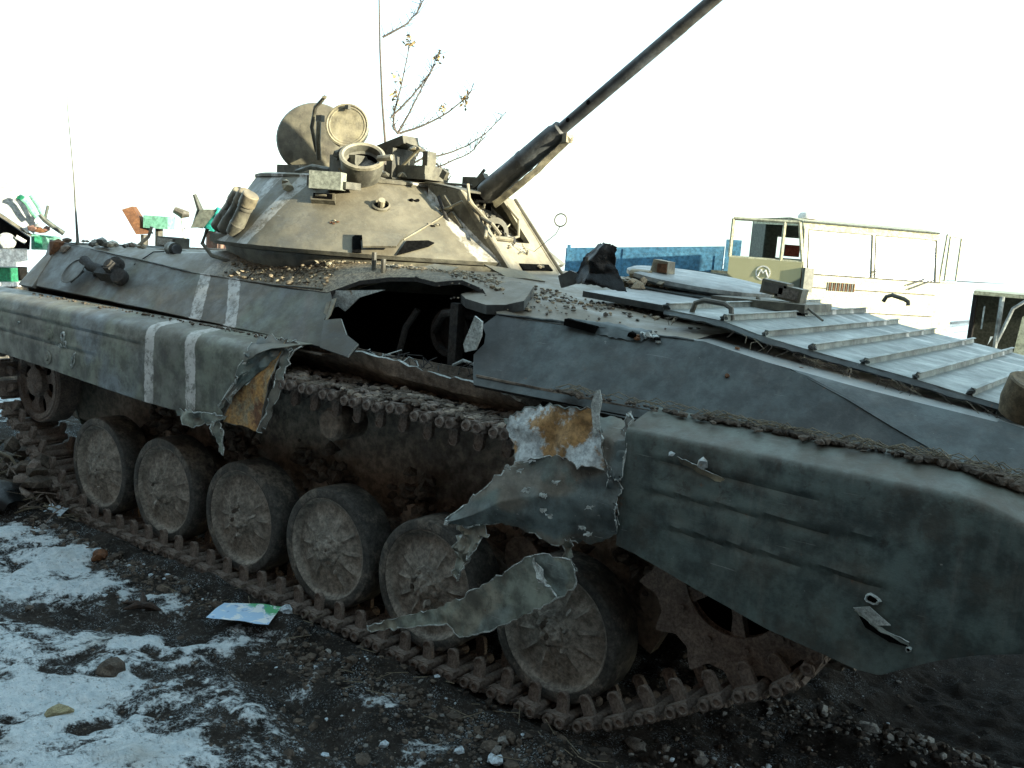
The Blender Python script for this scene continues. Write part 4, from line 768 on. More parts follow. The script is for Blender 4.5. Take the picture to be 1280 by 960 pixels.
# ---- track: one link per pitch, horns point inwards
PI = math.pi
def link_mesh(seed):
    b = MB(); y0, y1 = -.15, .15     # local: x along track, y across, z towards inside of loop
    b.box((0, 0, -.006), (.098, .26, .026), M_track)
    for x in (-.030, .030):
        b.tube([(x, y0, 0), (x, y1, 0)], .024, M_track, 12)
        for yy, sg in ((y0, -1), (y1, 1)): b.lathe([(.024, 0), (.0245, .006), (.016, .008), (.013, .002), (.001, .002)], M_track, (x, yy, 0), (0, sg, 0), 12)
    b.box((0, y0+.03, 0), (.10, .035, .05), M_track); b.box((0, y1-.03, 0), (.10, .035, .05), M_track)
    for x in (-.055, .055): b.box((x, 0, -.018), (.018, .24, .02), M_track)
    for y in (-.082+.0, .125):
        pr = []; wq = .024
        for t in np.linspace(0, PI, 7): pr.append((wq*math.cos(t), .085+.024*math.sin(t)))
        pr += [(-wq*1.15, .015), (wq*1.15, .015)]
        vs = [(px, y-.011, pz) for px, pz in pr]+[(px, y+.011, pz) for px, pz in pr]; n_ = len(pr)
        b.add(vs, [tuple(range(n_)), tuple(range(2*n_-1, n_-1, -1))]+[(k, n_+k, n_+(k+1) % n_, (k+1) % n_) for k in range(n_)], M_track)
        b.tube([(px*1.0, y-.012, pz) for px, pz in pr[:7]], .005, M_track, 5)
    r_ = random.Random(seed)
    for k in range(5): b.rock((r_.uniform(-.06, .06), r_.uniform(-.12, .1), -.022), r_.uniform(.012, .03), M_mud, seed*9+k, flat=.5)
    return b.mesh('track_link', 40)
LM = [link_mesh(s) for s in (1, 2, 3)]
def track_path():
    pts = []
    A = lambda x, z: pts.append((x, z))
    for t in np.linspace(PI/2, -PI/2-.53+.0, 22)[0:]:                 # round the sprocket, top to its lower tangent (clockwise)
        pass
    # build as polyline: upper run back to front, sprocket, rising run, ground run, rear, idler
    for x in np.linspace(-5.0, -3.0, 12): A(x, 1.13+.055*sstep(-5, -3.4, x))
    for x in np.linspace(-2.9, -.5, 14): A(x, 1.190)
    for t in np.linspace(PI/2+.35, -PI/2+.53, 26): A(.375*math.cos(t), .80+.375*math.sin(t))
    A(-.20, .245); A(-.45, .105); A(-.60, .035)
    for x in np.linspace(-.75, -4.3, 30): A(x, .03+.008*math.sin(x*5))
    A(-4.55, .08); A(-4.85, .24); A(-5.10, .40)
    for t in np.linspace(-PI/2-.2, -3*PI/2, 16): A(-5.13+.335*math.cos(t), .80+.335*math.sin(t))
    return pts
def walk(pts, pitch):
    P2 = pts+[pts[0]]; L = [0]
    for a, b_ in zip(P2, P2[1:]): L.append(L[-1]+math.dist(a, b_))
    n = round(L[-1]/pitch); out = []
    for k in range(n):
        s = L[-1]*k/n; i = 0
        while L[i+1] < s: i += 1
        u = (s-L[i])/max(1e-9, L[i+1]-L[i]); a, b_ = P2[i], P2[i+1]
        out.append((a[0]+(b_[0]-a[0])*u, a[1]+(b_[1]-a[1])*u, math.atan2(b_[1]-a[1], b_[0]-a[0])))
    return out
TP = walk(track_path(), .151)
for side in (-1, 1):
    for i, (x, z, a) in enumerate(TP):
        o = put('track_link', LM[i % 3], tank, (x, side*1.372, z))
        # travelling forwards along the top: local +z (inside) = down there -> rotate about y
        X = V((math.cos(a), 0, math.sin(a))); Z = V((math.sin(a), 0, -math.cos(a))); Y = Z.cross(X)
        R = Matrix((X, Y, Z)).transposed()
        if side < 0: R = Matrix((-X, -Y, Z)).transposed()
        j = random.Random(i*7+side); e = Matrix.Rotation(j.uniform(-.05, .05), 3, 'X') @ Matrix.Rotation(j.uniform(-.06, .06), 3, 'Y')
        o.rotation_euler = (R @ e).to_euler()
# dirt packed on the upper run and mud between the wheels
b = MB()
for i in range(650):
    x = random.uniform(-2.9, -1.0); y = random.uniform(-1.50, -1.15); b.rock((x, y, 1.222+.03*noise.noise(V((x*4, y*4, 0)))), random.uniform(.008, .030), random.choice((M_mud, M_mud, M_lower, M_track)), i, flat=.6)
o = part('packed_dirt', b); o['kind'] = 'stuff'
b = MB()
for i in range(260):
    k = random.choice(range(6)); x = WX[k]+random.gauss(.34, .12); b.rock((x, -1.12-random.random()*.05, .66+random.gauss(0, .07)), random.uniform(.012, .05), M_mud, i+900, flat=.8)
o = part('mud_clump', b); o['kind'] = 'stuff'
# fallen roll of pipe / return roller under the rear skirt
for x in (-4.35, -3.7, -2.2):
    b = MB(); b.lathe([(.001, -.05), (.07, -.05), (.085, -.03), (.085, .14), (0.001, .14)], M_lower, (x, -1.38, 1.02), (0, 1, 0), 24); part('return_roller', b)

# ---- turret
def tsurf(th, t):
    cx = -3.2-.24*t; R_ = 1.155-.415*t; z = 1.862+.422*t
    return V((cx+R_*math.cos(th), R_*math.sin(th), z))
def tframe(p):
    t = (p[2]-1.862)/.422; th = math.atan2(p[1], p[0]-(-3.2-.24*t)); e = 1e-3
    a = (tsurf(th+e, t)-tsurf(th-e, t)).normalized(); u = (tsurf(th, t+e)-tsurf(th, t-e)).normalized(); n = a.cross(u).normalized()
    return tsurf(th, t), a, u, n
G = []
for j in range(19):
    t = j/16; row = []
    for k in range(129):
        th = 2*PI*k/128
        if j <= 16: p = tsurf(th, t); n_ = V((math.cos(th), math.sin(th), .7)); p = p+n_*(noise.noise(p*2.3)*.010+noise.noise(p*8)*.003)
        else:
            p0 = tsurf(th, 1); c0 = V((-3.44, 0, 2.284)); p = p0.lerp(c0, .06 if j == 17 else .97)+V((0, 0, .012 if j == 17 else .02))
        row.append(p)
    G.append(row)
tb = MB(); idx = lambda j, k: j*129+k
tb.add([p for r in G for p in r], [(idx(j, k), idx(j, k+1), idx(j+1, k+1), idx(j+1, k)) for j in range(18) for k in range(128)], M_turret)
tb.lathe([(1.155, 0), (1.14, -.022), (1.06, -.03)], M_fit, (-3.2, 0, 1.864), (0, 0, 1), 96)
turret = part('turret', tb, label='cone shaped sand coloured turret with white bands and blast damage')
b = MB(); b.lathe([(1.02, -.06), (1.04, .0), (1.08, .08), (1.09, .115), (1.0, .12)], M_fit, (-3.17, 0, 1.72), (0, 0, 1), 96); part('turret_ring', b)
tt = P['tt']
def on(p, du=0, dv=0, dn=0):
    q, a, u, n = tframe(p); return q+a*du+u*dv+n*dn
def surf_plate(name, pts, mat, h=.006, th=.006, mat2=None, **k):
    b = MB(); b.plate([on(p, dn=h) for p in pts], mat, th, maxlen=.08, mat2=mat2); return part(name, b, turret, **k)
# lower slot, flap, and the flap's shadow laid beside it as a black plate
ts = P['turret_slot']; surf_plate('slot_and_shadow', [ts[0], ts[1], ts[2], ts[3], ts[6], ts[5], ts[4]], M_hole_shade, .006)
surf_plate('slot_flap', P['turret_flap'], M_turret, .045, .012)
surf_plate('slot_and_shadow', P['turret_shade'], M_hole_shade, .006)
# firing port with ball, square vision block, bolts
p = tt[1]; q, a, u, n = tframe(p)
b = MB(); b.lathe([(.055, 0), (.055, .01), (.045, .016), (.042, .002), (.001, .002)], M_turret, q, n, 24, mats=[M_turret, M_turret, M_turret, M_hole_shade]); b.tube([q+n*.0, q+n*.05-u*.01], .02, M_tan, 10); part('firing_port', b, turret)
p = tt[0]; q, a, u, n = tframe(p); R = Matrix((a, u, n)).transposed()
b = MB(); b.box(q+n*.012, (.15, .075, .03), M_turret, R); b.box(q+n*.028, (.12, .05, .004), M_hole_shade, R); b.box(q+n*.033-a*.01, (.07, .012, .01), M_tan, R); part('vision_block', b, turret)
for i, (c_, r_) in enumerate(((4, .012), (9, .02), (8, .018), (5, .01), (3, .01), (6, .03))):
    q, a, u, n = tframe(tt[c_]); b = MB()
    for k in range(5): b.rock(q+a*random.uniform(-.04, .04)+u*random.uniform(-.015, .015), r_*random.uniform(.5, 1), random.choice((M_hole_shade, M_tan, M_rust)), i*7+k)
    part('shrapnel_scar', b, turret)
# weld ridge running up the front cheek and top rim
q_ = P['ttl']; b = MB(); b.tube([on(V(q_[1]).lerp(V(q_[3]), k/8), 0, 0, .003) for k in range(9)], .005, M_tan, 6); part('weld_ridge', b, turret)
b = MB(); b.lathe([(.752, -.008), (.754, .008), (.73, .018), (.71, .018)], M_turret, (-3.44, 0, 2.286), (0, 0, 1), 80); part('turret_rim', b, turret)
M_brnp2 = m_paint('paint_brown', (.15, .125, .085), (.13, .11, .075), (.16, .135, .10), dust=.3, chips=.4)
# smoke launchers
LP = P['launch']
for i in range(3):
    a_ = V(LP[2*i]); c_ = V(LP[2*i+1]); off = V((0, .05*(2-i), 0)); a_ += off; c_ += off; d = (c_-a_).normalized(); L = (c_-a_).length
    b = MB(); b.lathe([(.001, 0), (.046, 0), (.048, L*.25), (.044, L*.27), (.041, L*.62), (.045, L*.64), (.045, L*.70), (.042, L*.72), (.050, L*.74), (.050, L*.98), (.044, L), (.001, L)], M_fit, a_, d, 24, mats=[M_fit]*8+[M_brnp2]*3)
    part('smoke_launcher', b, turret)
b = MB(); m_ = V(LP[2]); b.box(m_+V((.0, .08, -.05)), (.26, .10, .05), M_fit, Matrix.Rotation(-.1, 3, 'Z')); b.box(m_+V((0, .12, .04)), (.05, .15, .16), M_fit)
b.tube([m_+V((-.1, 0, 0)), m_+V((-.12, -.02, -.09)), m_+V((-.05, 0, -.16)), m_+V((.1, .05, -.19))], .012, M_fit); part('launcher_bracket', b, turret)
# gunner hatch lid standing open
hd = root_ = None
c_ = V((-3.74, -.24, 2.57)); nn = V((.64, -.72, .28)).normalized()
b = MB(); b.lathe([(.001, .030), (.19, .026), (.240, .010), (.254, -.010), (.247, -.022), (.22, -.010), (.001, -.004)], M_turret, c_, nn, 48); b.box(c_+V((.08, -.0, -.25)), (.24, .08, .10), M_fit); part('hatch_lid', b, turret)
b = MB(); b.tube([c_+V((.14, -.10, -.10)), c_+V((.15, -.16, .05)), c_+V((.20, -.18, .17)), c_+V((.27, -.18, .22))], .013, M_fit, 8); b.rock(c_+V((.28, -.18, .23)), .024, M_tan, 3)
b.tube([c_+V((.22, -.15, -.15)), c_+V((.26, -.2, -.05)), c_+V((.26, -.2, .08))], .016, M_tan, 8); b.box(c_+V((.25, -.18, .10)), (.05, .03, .04), M_fit); part('hatch_hinge', b, turret)
b = MB(); b.lathe([(.33, -.02), (.33, .05), (.29, .06), (.27, .02), (.001, .0)], M_fit, (-3.55, .1, 2.31), (0, 0, 1), 40, mats=[M_fit, M_fit, M_fit, M_hole_shade]); part('hatch_ring', b, turret)
# searchlight with closed cover
c_ = V(P['light'][0])+V((0, -.0, 0)); ax = V((.62, -.74, .14)).normalized()
b = MB(); b.lathe([(.001, -.20), (.08, -.20), (.11, -.15), (.128, -.08), (.128, -.01), (.134, -.005), (.134, .012), (.124, .016), (.118, .010), (.108, .012), (.104, .008), (.001, .010)], M_fit, c_, ax, 40, mats=[M_fit]*6+[M_tan]*5)
b.box(c_+ax*.02+V((0, 0, .105)), (.03, .02, .025), M_fit); b.box(c_-ax*.12+V((0, 0, -.17)), (.08, .08, .16), M_fit); part('searchlight', b, turret)
# open sight ring tilted to the viewer
c_ = V(P['ring'][0]); ax = V((.42, -.45, .79)).normalized()
b = MB(); b.lathe([(.06, -.16), (.105, -.13), (.125, -.06), (.128, .0), (.136, .004), (.136, .022), (.120, .028), (.108, .020), (.106, -.02), (.092, -.03), (.088, -.06), (.001, -.065)], M_tan, c_, ax, 40, mats=[M_fit, M_fit, M_fit, M_tan, M_tan, M_tan, M_tan, M_fit, M_fit, M_hole_shade, M_lens])
part('open_sight_ring', b, turret)
b = MB(); b.box(c_+V((-.16, .10, -.06)), (.22, .22, .16), M_fit); b.rock(c_+V((-.18, -.02, .02)), .05, M_fit, 4); b.tube([c_+V((-.35, .1, -.1)), c_+V((-.2, .0, 0)), c_+V((-.12, -.05, .05))], .02, M_fit)
b.tube([c_+V((.13, .0, .0)), c_+V((.22, .02, .01))], .018, M_tan); part('sight_housing', b, turret)
q = P['box']; b = MB(); c_ = (V(q[0])+V(q[2]))/2; b.box(c_+V((-.01, 0, 0)), (.19, .10, .10), M_whbox, Matrix.Rotation(.5, 3, 'Z')); me_ = b.mesh('stowage_box', 35); part('sight_cover_box', me_, turret, label='small pale box on the turret rim')
b = MB(); b.box(c_+V((-.19, .06, .0)), (.08, .05, .06), M_fit); b.box(c_+V((.0, .10, -.02)), (.2, .12, .04), M_fit); b.rock(c_+V((-.35, -.02, -.02)), .022, M_tan, 5); b.rock(c_+V((-.33, -.02, -.05)), .03, M_tan, 6, flat=1); o = part('sight_mount', b, turret); o['kind'] = 'stuff'
# missile launcher bracket remains
q = P['brk']
b = MB(); b.box(V(q[0]).lerp(V(q[1]), .5)+V((0, .05, -.01)), (.36, .14, .05), M_fit, Matrix.Rotation(-.28, 3, 'Y')); b.box((-2.93, -.25, 2.40), (.05, .2, .20), M_fit)
b.plate([q[1], q[2], V(q[2])+V((-.02, .12, -.02)), V(q[1])+V((0, .15, 0))], M_fit, .015, maxlen=.2); b.tube([q[2], (-2.86, -.3, 2.40), (-2.93, -.3, 2.32)], .010, M_tan); b.box((-2.72, -.22, 2.42), (.04, .08, .14), M_fit); b.box((-2.84, -.2, 2.36), (.34, .22, .08), M_fit); b.rock((-2.78, -.3, 2.50), .03, M_tan, 2); b.rock((-2.86, -.3, 2.34), .045, M_tan, 9); part('missile_bracket', b, turret)
b = MB()
for i in range(14): b.rock((random.uniform(-3.5, -2.9), random.uniform(-.6, -.35), 2.33), random.uniform(.02, .05), random.choice((M_fit, M_tan)), i+40, flat=.8)
b.box((-3.75, -.35, 2.345), (.22, .2, .06), M_fit); b.box((-3.15, -.45, 2.36), (.2, .1, .06), M_fit); b.tube([(-3.6, -.5, 2.33), (-3.4, -.55, 2.36), (-3.2, -.58, 2.34)], .015, M_fit); b.tube([(-2.9, -.35, 2.315), (-2.65, -.1, 2.31), (-2.5, 0, 2.31)], .008, M_fit); b.box((-2.52, -.3, 2.35), (.04, .03, .05), M_fit, Matrix.Rotation(.5, 3, 'Y')); o = part('turret_wreckage', b, turret); o['kind'] = 'stuff'
# gun
g0 = V(P['gun'][0]); g1 = V(P['gun'][1]); g2 = V(P['gun'][2]); g3 = V(P['gun'][3]); d = (g3-g1).normalized(); gend = g1+d*2.35
gs = g1-d*.62
b = MB(); b.lathe([(.001, 0), (.036, 0), (.036, .9), (.034, .92), (.034, 2.0), (.046, 2.02), (.046, 2.22), (.026, 2.23), (.026, 2.18), (.001, 2.18)], M_gun, g1, d, 24); barrel = part('gun_barrel', b, turret)
for s_ in (.09, .25): q = g1+d*s_; hb = MB(); hb.lathe([(.001, .002), (.012, .002), (.014, 0)], M_hole_shade, q+V((.0, -.036, 0)).lerp(V((0, 0, 0)), 0), (0.1, -1, 0.1), 10); put('barrel_vent', hb, barrel, WL[barrel.name])
b = MB(); b.lathe([(.001, -.02), (.068, -.02), (.071, .0), (.066, .30), (.069, .31), (.069, .33), (.065, .34), (.063, .58), (.055, .60), (.055, .63), (.038, .64)], M_gun, gs, d, 28); part('gun_jacket', b, turret)
dn = d.cross(V((0, 1, 0))); dn = -dn if dn.z > 0 else dn
b = MB(); b.sheet([[gs+d*.02+dn*.085+V((0, -.03, 0)), gs+d*.3+dn*.10+V((0, -.035, 0)), gs+d*.66+dn*.075+V((0, -.03, 0))], [gs+d*.0+dn*.12+V((0, -.0, 0)), gs+d*.3+dn*.125, gs+d*.66+dn*.10], [gs+d*.02+dn*.085+V((0, .05, 0)), gs+d*.3+dn*.10+V((0, .05, 0)), gs+d*.66+dn*.075+V((0, .04, 0))]], 24, 8, M_tan, .006, M_tan, crumple=.008, jag=.004, seed=31, cscale=14)
b.box(gs+d*.64+dn*.07, (.03, .07, .05), M_tan); part('gun_cradle', b, turret)
b = MB(); R = Matrix((d, V((0, 1, 0)), d.cross(V((0, 1, 0))))).transposed(); b.box(gs-d*.02-dn*.09, (.12, .05, .04), M_fit, R); b.box(gs-d*.10-dn*.12, (.10, .02, .10), M_fit); b.tube([gs-d*.1-dn*.1, gs+d*.05-dn*.13], .01, M_gun); part('gun_bracket', b, turret)
# mantlet housing around the gun slot
Fp = lambda y, z: (-2.39+(2.25-z)*.92, y, z)          # sloping front face of the housing
b = MB()
b.plate([Fp(-.28, 1.80), Fp(.22, 1.80), Fp(.22, 1.985), Fp(-.28, 1.985)], M_tan, .03, n=(.74, 0, .67), maxlen=.08, dent=.008)
b.plate([Fp(.10, 1.985), Fp(.22, 1.985), Fp(.22, 2.25), Fp(.10, 2.25)], M_tan, .03, n=(.74, 0, .67), maxlen=.08, dent=.008)
b.plate([Fp(-.28, 1.985), Fp(-.225, 1.985), Fp(-.225, 2.25), Fp(-.28, 2.27)], M_tan, .03, n=(.74, 0, .67), maxlen=.08, dent=.008)
part('mantlet_front', b, turret)
b = MB(); b.plate([Fp(-.28, 1.80), Fp(-.28, 2.0), Fp(-.28, 2.26), (-2.66, -.28, 2.29), (-2.62, -.28, 1.80)], M_turret, .02, n=(0, -1, 0), maxlen=.08, dent=.008); part('mantlet_cheek', b, turret); b = MB(); b.plate([Fp(.22, 1.80), Fp(.22, 2.25), (-2.62, .22, 2.29), (-2.62, .22, 1.80)], M_turret, .02, n=(0, 1, 0), maxlen=.2); part('mantlet_cheek', b, turret)
b = MB(); b.plate([(-2.42, -.27, 2.27), (-2.42, .21, 2.27), (-2.7, .21, 2.31), (-2.7, -.27, 2.31)], M_fit, .012, n=(0, 0, 1), maxlen=.1, dent=.01); part('mantlet_roof', b, turret)
b = MB(); b.plate([(-2.50, -.26, 1.9), (-2.50, .20, 1.9), (-2.56, .20, 2.28), (-2.56, -.26, 2.28)], M_hole_shade, .01, n=(1, 0, 0), maxlen=.3); part('gun_cavity', b, turret)
b = MB()
for k in range(6): b.tube([Fp(.24, 1.80+.075*k), Fp(.24, 1.80+.075*(k+1))], .012, M_fit, 6, caps=k in (0, 5))
part('mantlet_edge_rail', b, turret)
b = MB(); b.tube([(-2.36, -.27, 2.30), (-2.31, -.31, 2.20), (-2.24, -.22, 2.10), (-2.17, -.31, 2.0)], [.010, .014, .014, .010], M_tan, 8); part('trunnion_strap', b, turret)
b = MB(); b.tube([(-2.40, -.14, 2.16), (-2.31, -.24, 2.13), (-2.16, -.27, 2.08), (-2.11, -.25, 2.02)], .012, M_tan); b.tube([(-2.28, .02, 2.20), (-2.20, .04, 2.12), (-2.18, .02, 2.02), (-2.22, -.05, 1.99)], .010, M_tan)
b.tube([(-2.30, -.2, 2.02), (-2.20, -.2, 2.00), (-2.13, -.1, 2.00)], .016, M_tan); b.lathe([(.02, 0), (.08, .02), (.09, .16), (.05, .18)], M_fit, (-2.42, -.02, 2.02), (.9, -.4, .1), 18)
for (x_, z_, w_, h_) in ((-2.50, 2.18, .10, .05), (-2.42, 2.08, .12, .04), (-2.36, 1.98, .09, .06), (-2.45, 1.95, .06, .05), (-2.30, 1.90, .08, .04)): b.box((x_, -.285, z_), (w_, .03, h_), M_tan if w_ > .09 else M_inner, Matrix.Rotation(.8, 3, 'Y'))
b.tube([(-2.55, -.31, 2.22), (-2.46, -.33, 2.10), (-2.40, -.32, 2.0), (-2.28, -.30, 1.92)], .010, M_inner); b.tube([(-2.60, -.30, 2.12), (-2.44, -.33, 2.16), (-2.36, -.31, 2.2)], .008, M_tan)
part('gun_linkage', b, turret)
b = MB(); rw = random.Random(5)
for i in range(110):
    t = rw.random(); p = V(on((P['ttl'][2][0]*(1-t)+P['ttl'][5][0]*t, P['ttl'][2][1]*(1-t)+P['ttl'][5][1]*t, P['ttl'][2][2]*(1-t)+P['ttl'][5][2]*t), rw.uniform(-.03, .14), rw.uniform(-.02, .02), rw.uniform(0, .05)))
    if i % 3 == 0: b.rock(p, rw.uniform(.006, .020), rw.choice((M_turret, M_fit, M_tan)), i+200)
    elif i % 3 == 1:
        v_ = V((rw.uniform(-1, 1), rw.uniform(-1, 1), rw.uniform(-1, 1))).normalized()*rw.uniform(.03, .07); b.tube([p, p+v_], rw.uniform(.003, .008), rw.choice((M_tan, M_fit)), 6)
    else:
        R = Matrix.Rotation(rw.uniform(0, 6), 3, V((rw.random(), rw.random(), rw.random())).normalized()); b.box(p, (rw.uniform(.02, .06), rw.uniform(.02, .05), .005), rw.choice((M_turret, M_fit, M_inner)), R)
o = part('torn_scraps', b, turret); o['kind'] = 'stuff'
b = MB()
for k, (z, y) in enumerate(((1.84, .0), (1.845, .03), (1.85, .06))): b.rock(Fp(y, z), .02, (M_hole_shade, M_rubble, M_fit)[k % 3], k+60)
b.box(Fp(.0, 1.845), (.05, .3, .012), M_hole_shade, Matrix.Rotation(.7, 3, 'Y')); part('shrapnel_scar', b, turret)
b = MB(); b.plate([(-2.0, -.52, 1.86), (-1.85, -.5, 1.80), (-1.70, -.35, 1.79), (-1.82, -.38, 1.83)], M_tan, .008, maxlen=.06, dent=.02, mat2=M_fit); part('torn_deck_plate', b); b = MB(); b.plate([(-2.15, -.88, 1.82), (-1.98, -.86, 1.81), (-1.95, -.80, 1.84), (-2.1, -.82, 1.85)], M_tan, .006, maxlen=.06, dent=.01); part('torn_deck_plate', b)
for x_, h_ in ((-2.37, .08), (-2.30, .05)): b = MB(); b.tube([(x_, -1.0, 1.77), (x_, -1.0, 1.80+h_)], .013, M_fit); part('lifting_stud', b)
b = MB(); b.lathe([(.036, -.003), (.040, 0), (.036, .003), (.032, 0), (.036, -.003)], M_fit, (-1.80, -.1, 2.13), (.3, -1, .1), 20); b.tube([(-1.80, -.1, 2.095), (-1.86, -.05, 2.05), (-2.12, .1, 1.93)], .0025, M_fit, 4); part('aiming_ring', b, turret)
# rubble strewn on the deck under the turret front
b = MB()
for i in range(2600):
    x = random.uniform(-3.5, -1.45); y = random.choice((random.uniform(-1.14, -.95), random.uniform(-1.08, -.75))); 
    if math.hypot(x+3.17, y) < 1.04 or (-2.62 < x < -1.35 and y < -.96): continue
    b.rock((x, y, crown(x, y)+.004), min(.024, .0055*math.exp(random.gauss(0, .55))), random.choice((M_rubble, M_rubble, M_tan, M_fit)), i+400, flat=.6)
for i in range(90):
    x = random.uniform(-3.1, -1.5); y = random.uniform(-1.12, -.8); a = random.uniform(0, 3)
    if -2.66 < x < -1.3 and y < -.95: continue
    z = crown(x, y); b.tube([(x, y, z), (x+.05*math.cos(a), y+.05*math.sin(a), z+random.uniform(0, .02))], .002, M_straw, 4)
o = part('rubble', b); o['kind'] = 'stuff'
b = MB()
for i in range(260):
    x = random.gauss(-1.3, .28); y = random.uniform(-1.1, -.5); b.rock((x, y, crown(x, y)+.004), random.uniform(.004, .014), random.choice((M_mud, M_rubble, M_fit)), i+1400, flat=.6)
o = part('rubble', b); o['kind'] = 'stuff'

# ---- engine deck: ribbed trim vane lying on the glacis
VX = [p[0] for p in P['vane']]; VZ = [p[2] for p in P['vane']]
vz = lambda x: float(np.interp(x, [-.64, -.37, -.183, .017, .224, .419, .613, .9, 1.25], [1.755, 1.735, 1.690, 1.660, 1.631, 1.603, 1.573, 1.53, 1.478]))
b = MB(); G = []
for j in range(40):
    x = -.64+1.87*j/39; G.append([(x, y, vz(x)+.002*noise.noise(V((x*4, y*4, 2)))) for y in np.linspace(-.955, 1.0, 24)])
b.grid(G, M_vane, -.008); vane = part('trim_vane', b, label='ribbed pale grey trim vane lying on the sloping front deck')
for xr in (-.64, -.37, -.183, .017, .224, .419, .613, .81, 1.0):
    b = MB(); L = .955
    if xr == -.37:
        segs = ((-.955, -.12), (.0, 1.0))
    else: segs = ((-.955, 1.0),)
    for y0, y1 in segs:
        b.plate([(xr-.012, y0, vz(xr)), (xr+.005, y0, vz(xr)+.028), (xr+.005, y1, vz(xr)+.028), (xr-.012, y1, vz(xr))], M_vane, .003, n=(-1, 0, .4), maxlen=.3)
        b.plate([(xr+.003, y0, vz(xr)+.028), (xr+.018, y0, vz(xr)+.026), (xr+.018, y1, vz(xr)+.026), (xr+.003, y1, vz(xr)+.028)], M_vane, .003, n=(0, 0, 1), maxlen=.3)
        b.plate([(xr+.006, y0, vz(xr)+.027), (xr+.010, y0, vz(xr)-.002), (xr+.010, y1, vz(xr)-.002), (xr+.006, y1, vz(xr)+.027)], M_vane, .003, n=(1, 0, .0), maxlen=.3)
        b.rock((xr, y0+.01, vz(xr)+.01), .018, M_front, int(xr*100) % 97)
    part('rib', b, vane)
b = MB(); b.sheet([[(x, -.955, vz(x)-.004) for x in np.linspace(-.64, 1.2, 20)], [(x, -.975, vz(x)-.02) for x in np.linspace(-.64, 1.2, 20)]], 60, 3, M_front, .008, M_front, crumple=.004, jag=.003, seed=3); part('rim_strip', b, vane)
b = MB()
for i in range(44): x = random.uniform(-.6, 1.0); b.tube([(x, -.96, vz(x)-.02), (x+random.uniform(-.03, .05), -1.0, vz(x)-.03), (x+random.uniform(-.05, .1), -1.02, vz(x)-.055)], .0016, M_mud if i % 3 else M_straw, 4)
o = part('straw', b); o['kind'] = 'stuff'
def handle(pts, par, y2=None):
    b = MB(); b.tube(pts, .012, M_fit, 8); part('grab_handle', b, par)
handle([(-.56, -.86, 1.74), (-.545, -.86, 1.79), (-.50, -.87, 1.806), (-.40, -.88, 1.800), (-.37, -.88, 1.785), (-.36, -.88, 1.735)], vane)
handle(P['handle2'][:1]+[P['handle2'][1]]+P['handle2'][2:], vane)
b = MB(); b.rock((-.37, -.02, 1.76), .022, M_fit, 3); b.tube([(-.40, -.06, 1.755), (-.35, .0, 1.77), (-.25, -.06, 1.725)], .006, M_fit, 6); part('latch', b, vane)
for x in (.32, .02, -.25):
    b = MB(); b.lathe([(.001, .008), (.009, .008), (.011, 0)], M_rust, (x, -1.05, 1.655-.165*(x+.4)+.004), (.13, 0, 1), 10); part('bolt', b)
b = MB(); b.lathe([(.001, .006), (.008, .006), (.01, 0)], M_rust, (-.2, -1.235, 1.545), (0, -.8, .6), 10); part('bolt', b)
# deck hatches and sights
b = MB(); b.lathe([(.001, -.022), (.40, -.022), (.425, -.006), (.425, .016), (.40, .028), (.25, .034), (.001, .036)], M_glac, (-1.15, .42, 1.835), (.10, -.02, 1), 48); part('engine_hatch_lid', b)
b = MB(); b.lathe([(.43, -.03), (.45, -.02), (.45, 0), (.40, .005), (.001, .005)], M_front, (-1.13, .42, 1.785), (.06, 0, 1), 48); part('hatch_ring', b)
b = MB(); b.plate([(-1.28, -.62, 1.775), (-.6, -.62, 1.735), (-.55, -.05, 1.745), (-1.28, -.05, 1.785)], M_glac, .03, n=(.05, 0, 1), maxlen=.15, mat2=M_front); part('deck_panel', b)
q = P['peri']; c_ = (V(q[0])+V(q[2]))/2
b = MB(); b.box(c_, (.11, .10, .085), M_tan, Matrix.Rotation(.1, 3, 'Y'), .85); b.box(c_+V((.02, -.052, .0)), (.06, .004, .05), M_rust); part('periscope', b)
q = P['boxes']
for k in (0, 4):
    c_ = (V(q[k])+V(q[k+2]))/2; R = Matrix.Rotation(.12, 3, 'Y'); b = MB(); b.box(c_, (.135, .09, .072), M_fit, R); b.box(c_+V((-.0, -.047, .0)), (.105, .004, .048), M_lens if k else M_gun, R); part('driver_periscope', b)
b = MB(); b.tube([(-.66, .1, 1.76), (-.64, .05, 1.80), (-.6, .05, 1.76)], .008, M_fit); part('wire_loop', b); b = MB(); b.box((-.6, .15, 1.77), (.5, .4, .04), M_fit); part('deck_panel', b)
# sunlit rubble beyond the black sheet
b = MB()
for i in range(60): b.rock((random.uniform(-1.55, -1.15), random.uniform(-.1, .3), 1.80+random.uniform(0, .03)), random.uniform(.012, .04), random.choice((M_rubble, M_tan)), i+3000, flat=.7)
b.tube([(-1.42, .1, 1.86), (-1.3, .1, 1.86)], .028, M_tan); o = part('loose_parts', b); o['kind'] = 'stuff'
M_brnp = m_rough('brown_paint', (.13, .10, .06), (.17, .13, .08), (.07, .05, .035), scale=6)
# headlamp at the nose corner
b = MB(); c_ = V((.80, -1.0, 1.575)); b.lathe([(.001, -.05), (.07, -.05), (.085, 0), (.088, .08), (.080, .085), (.001, .075)], M_brnp, c_+V((0, 0, 0)), (.3, -.2, .9), 24); b.tube([c_+V((-.06, -.10, -.07)), c_+V((.02, -.12, -.08)), c_+V((.12, -.12, -.10))], .014, M_front); part('headlamp', b, label='rusty headlamp bucket on the nose corner')
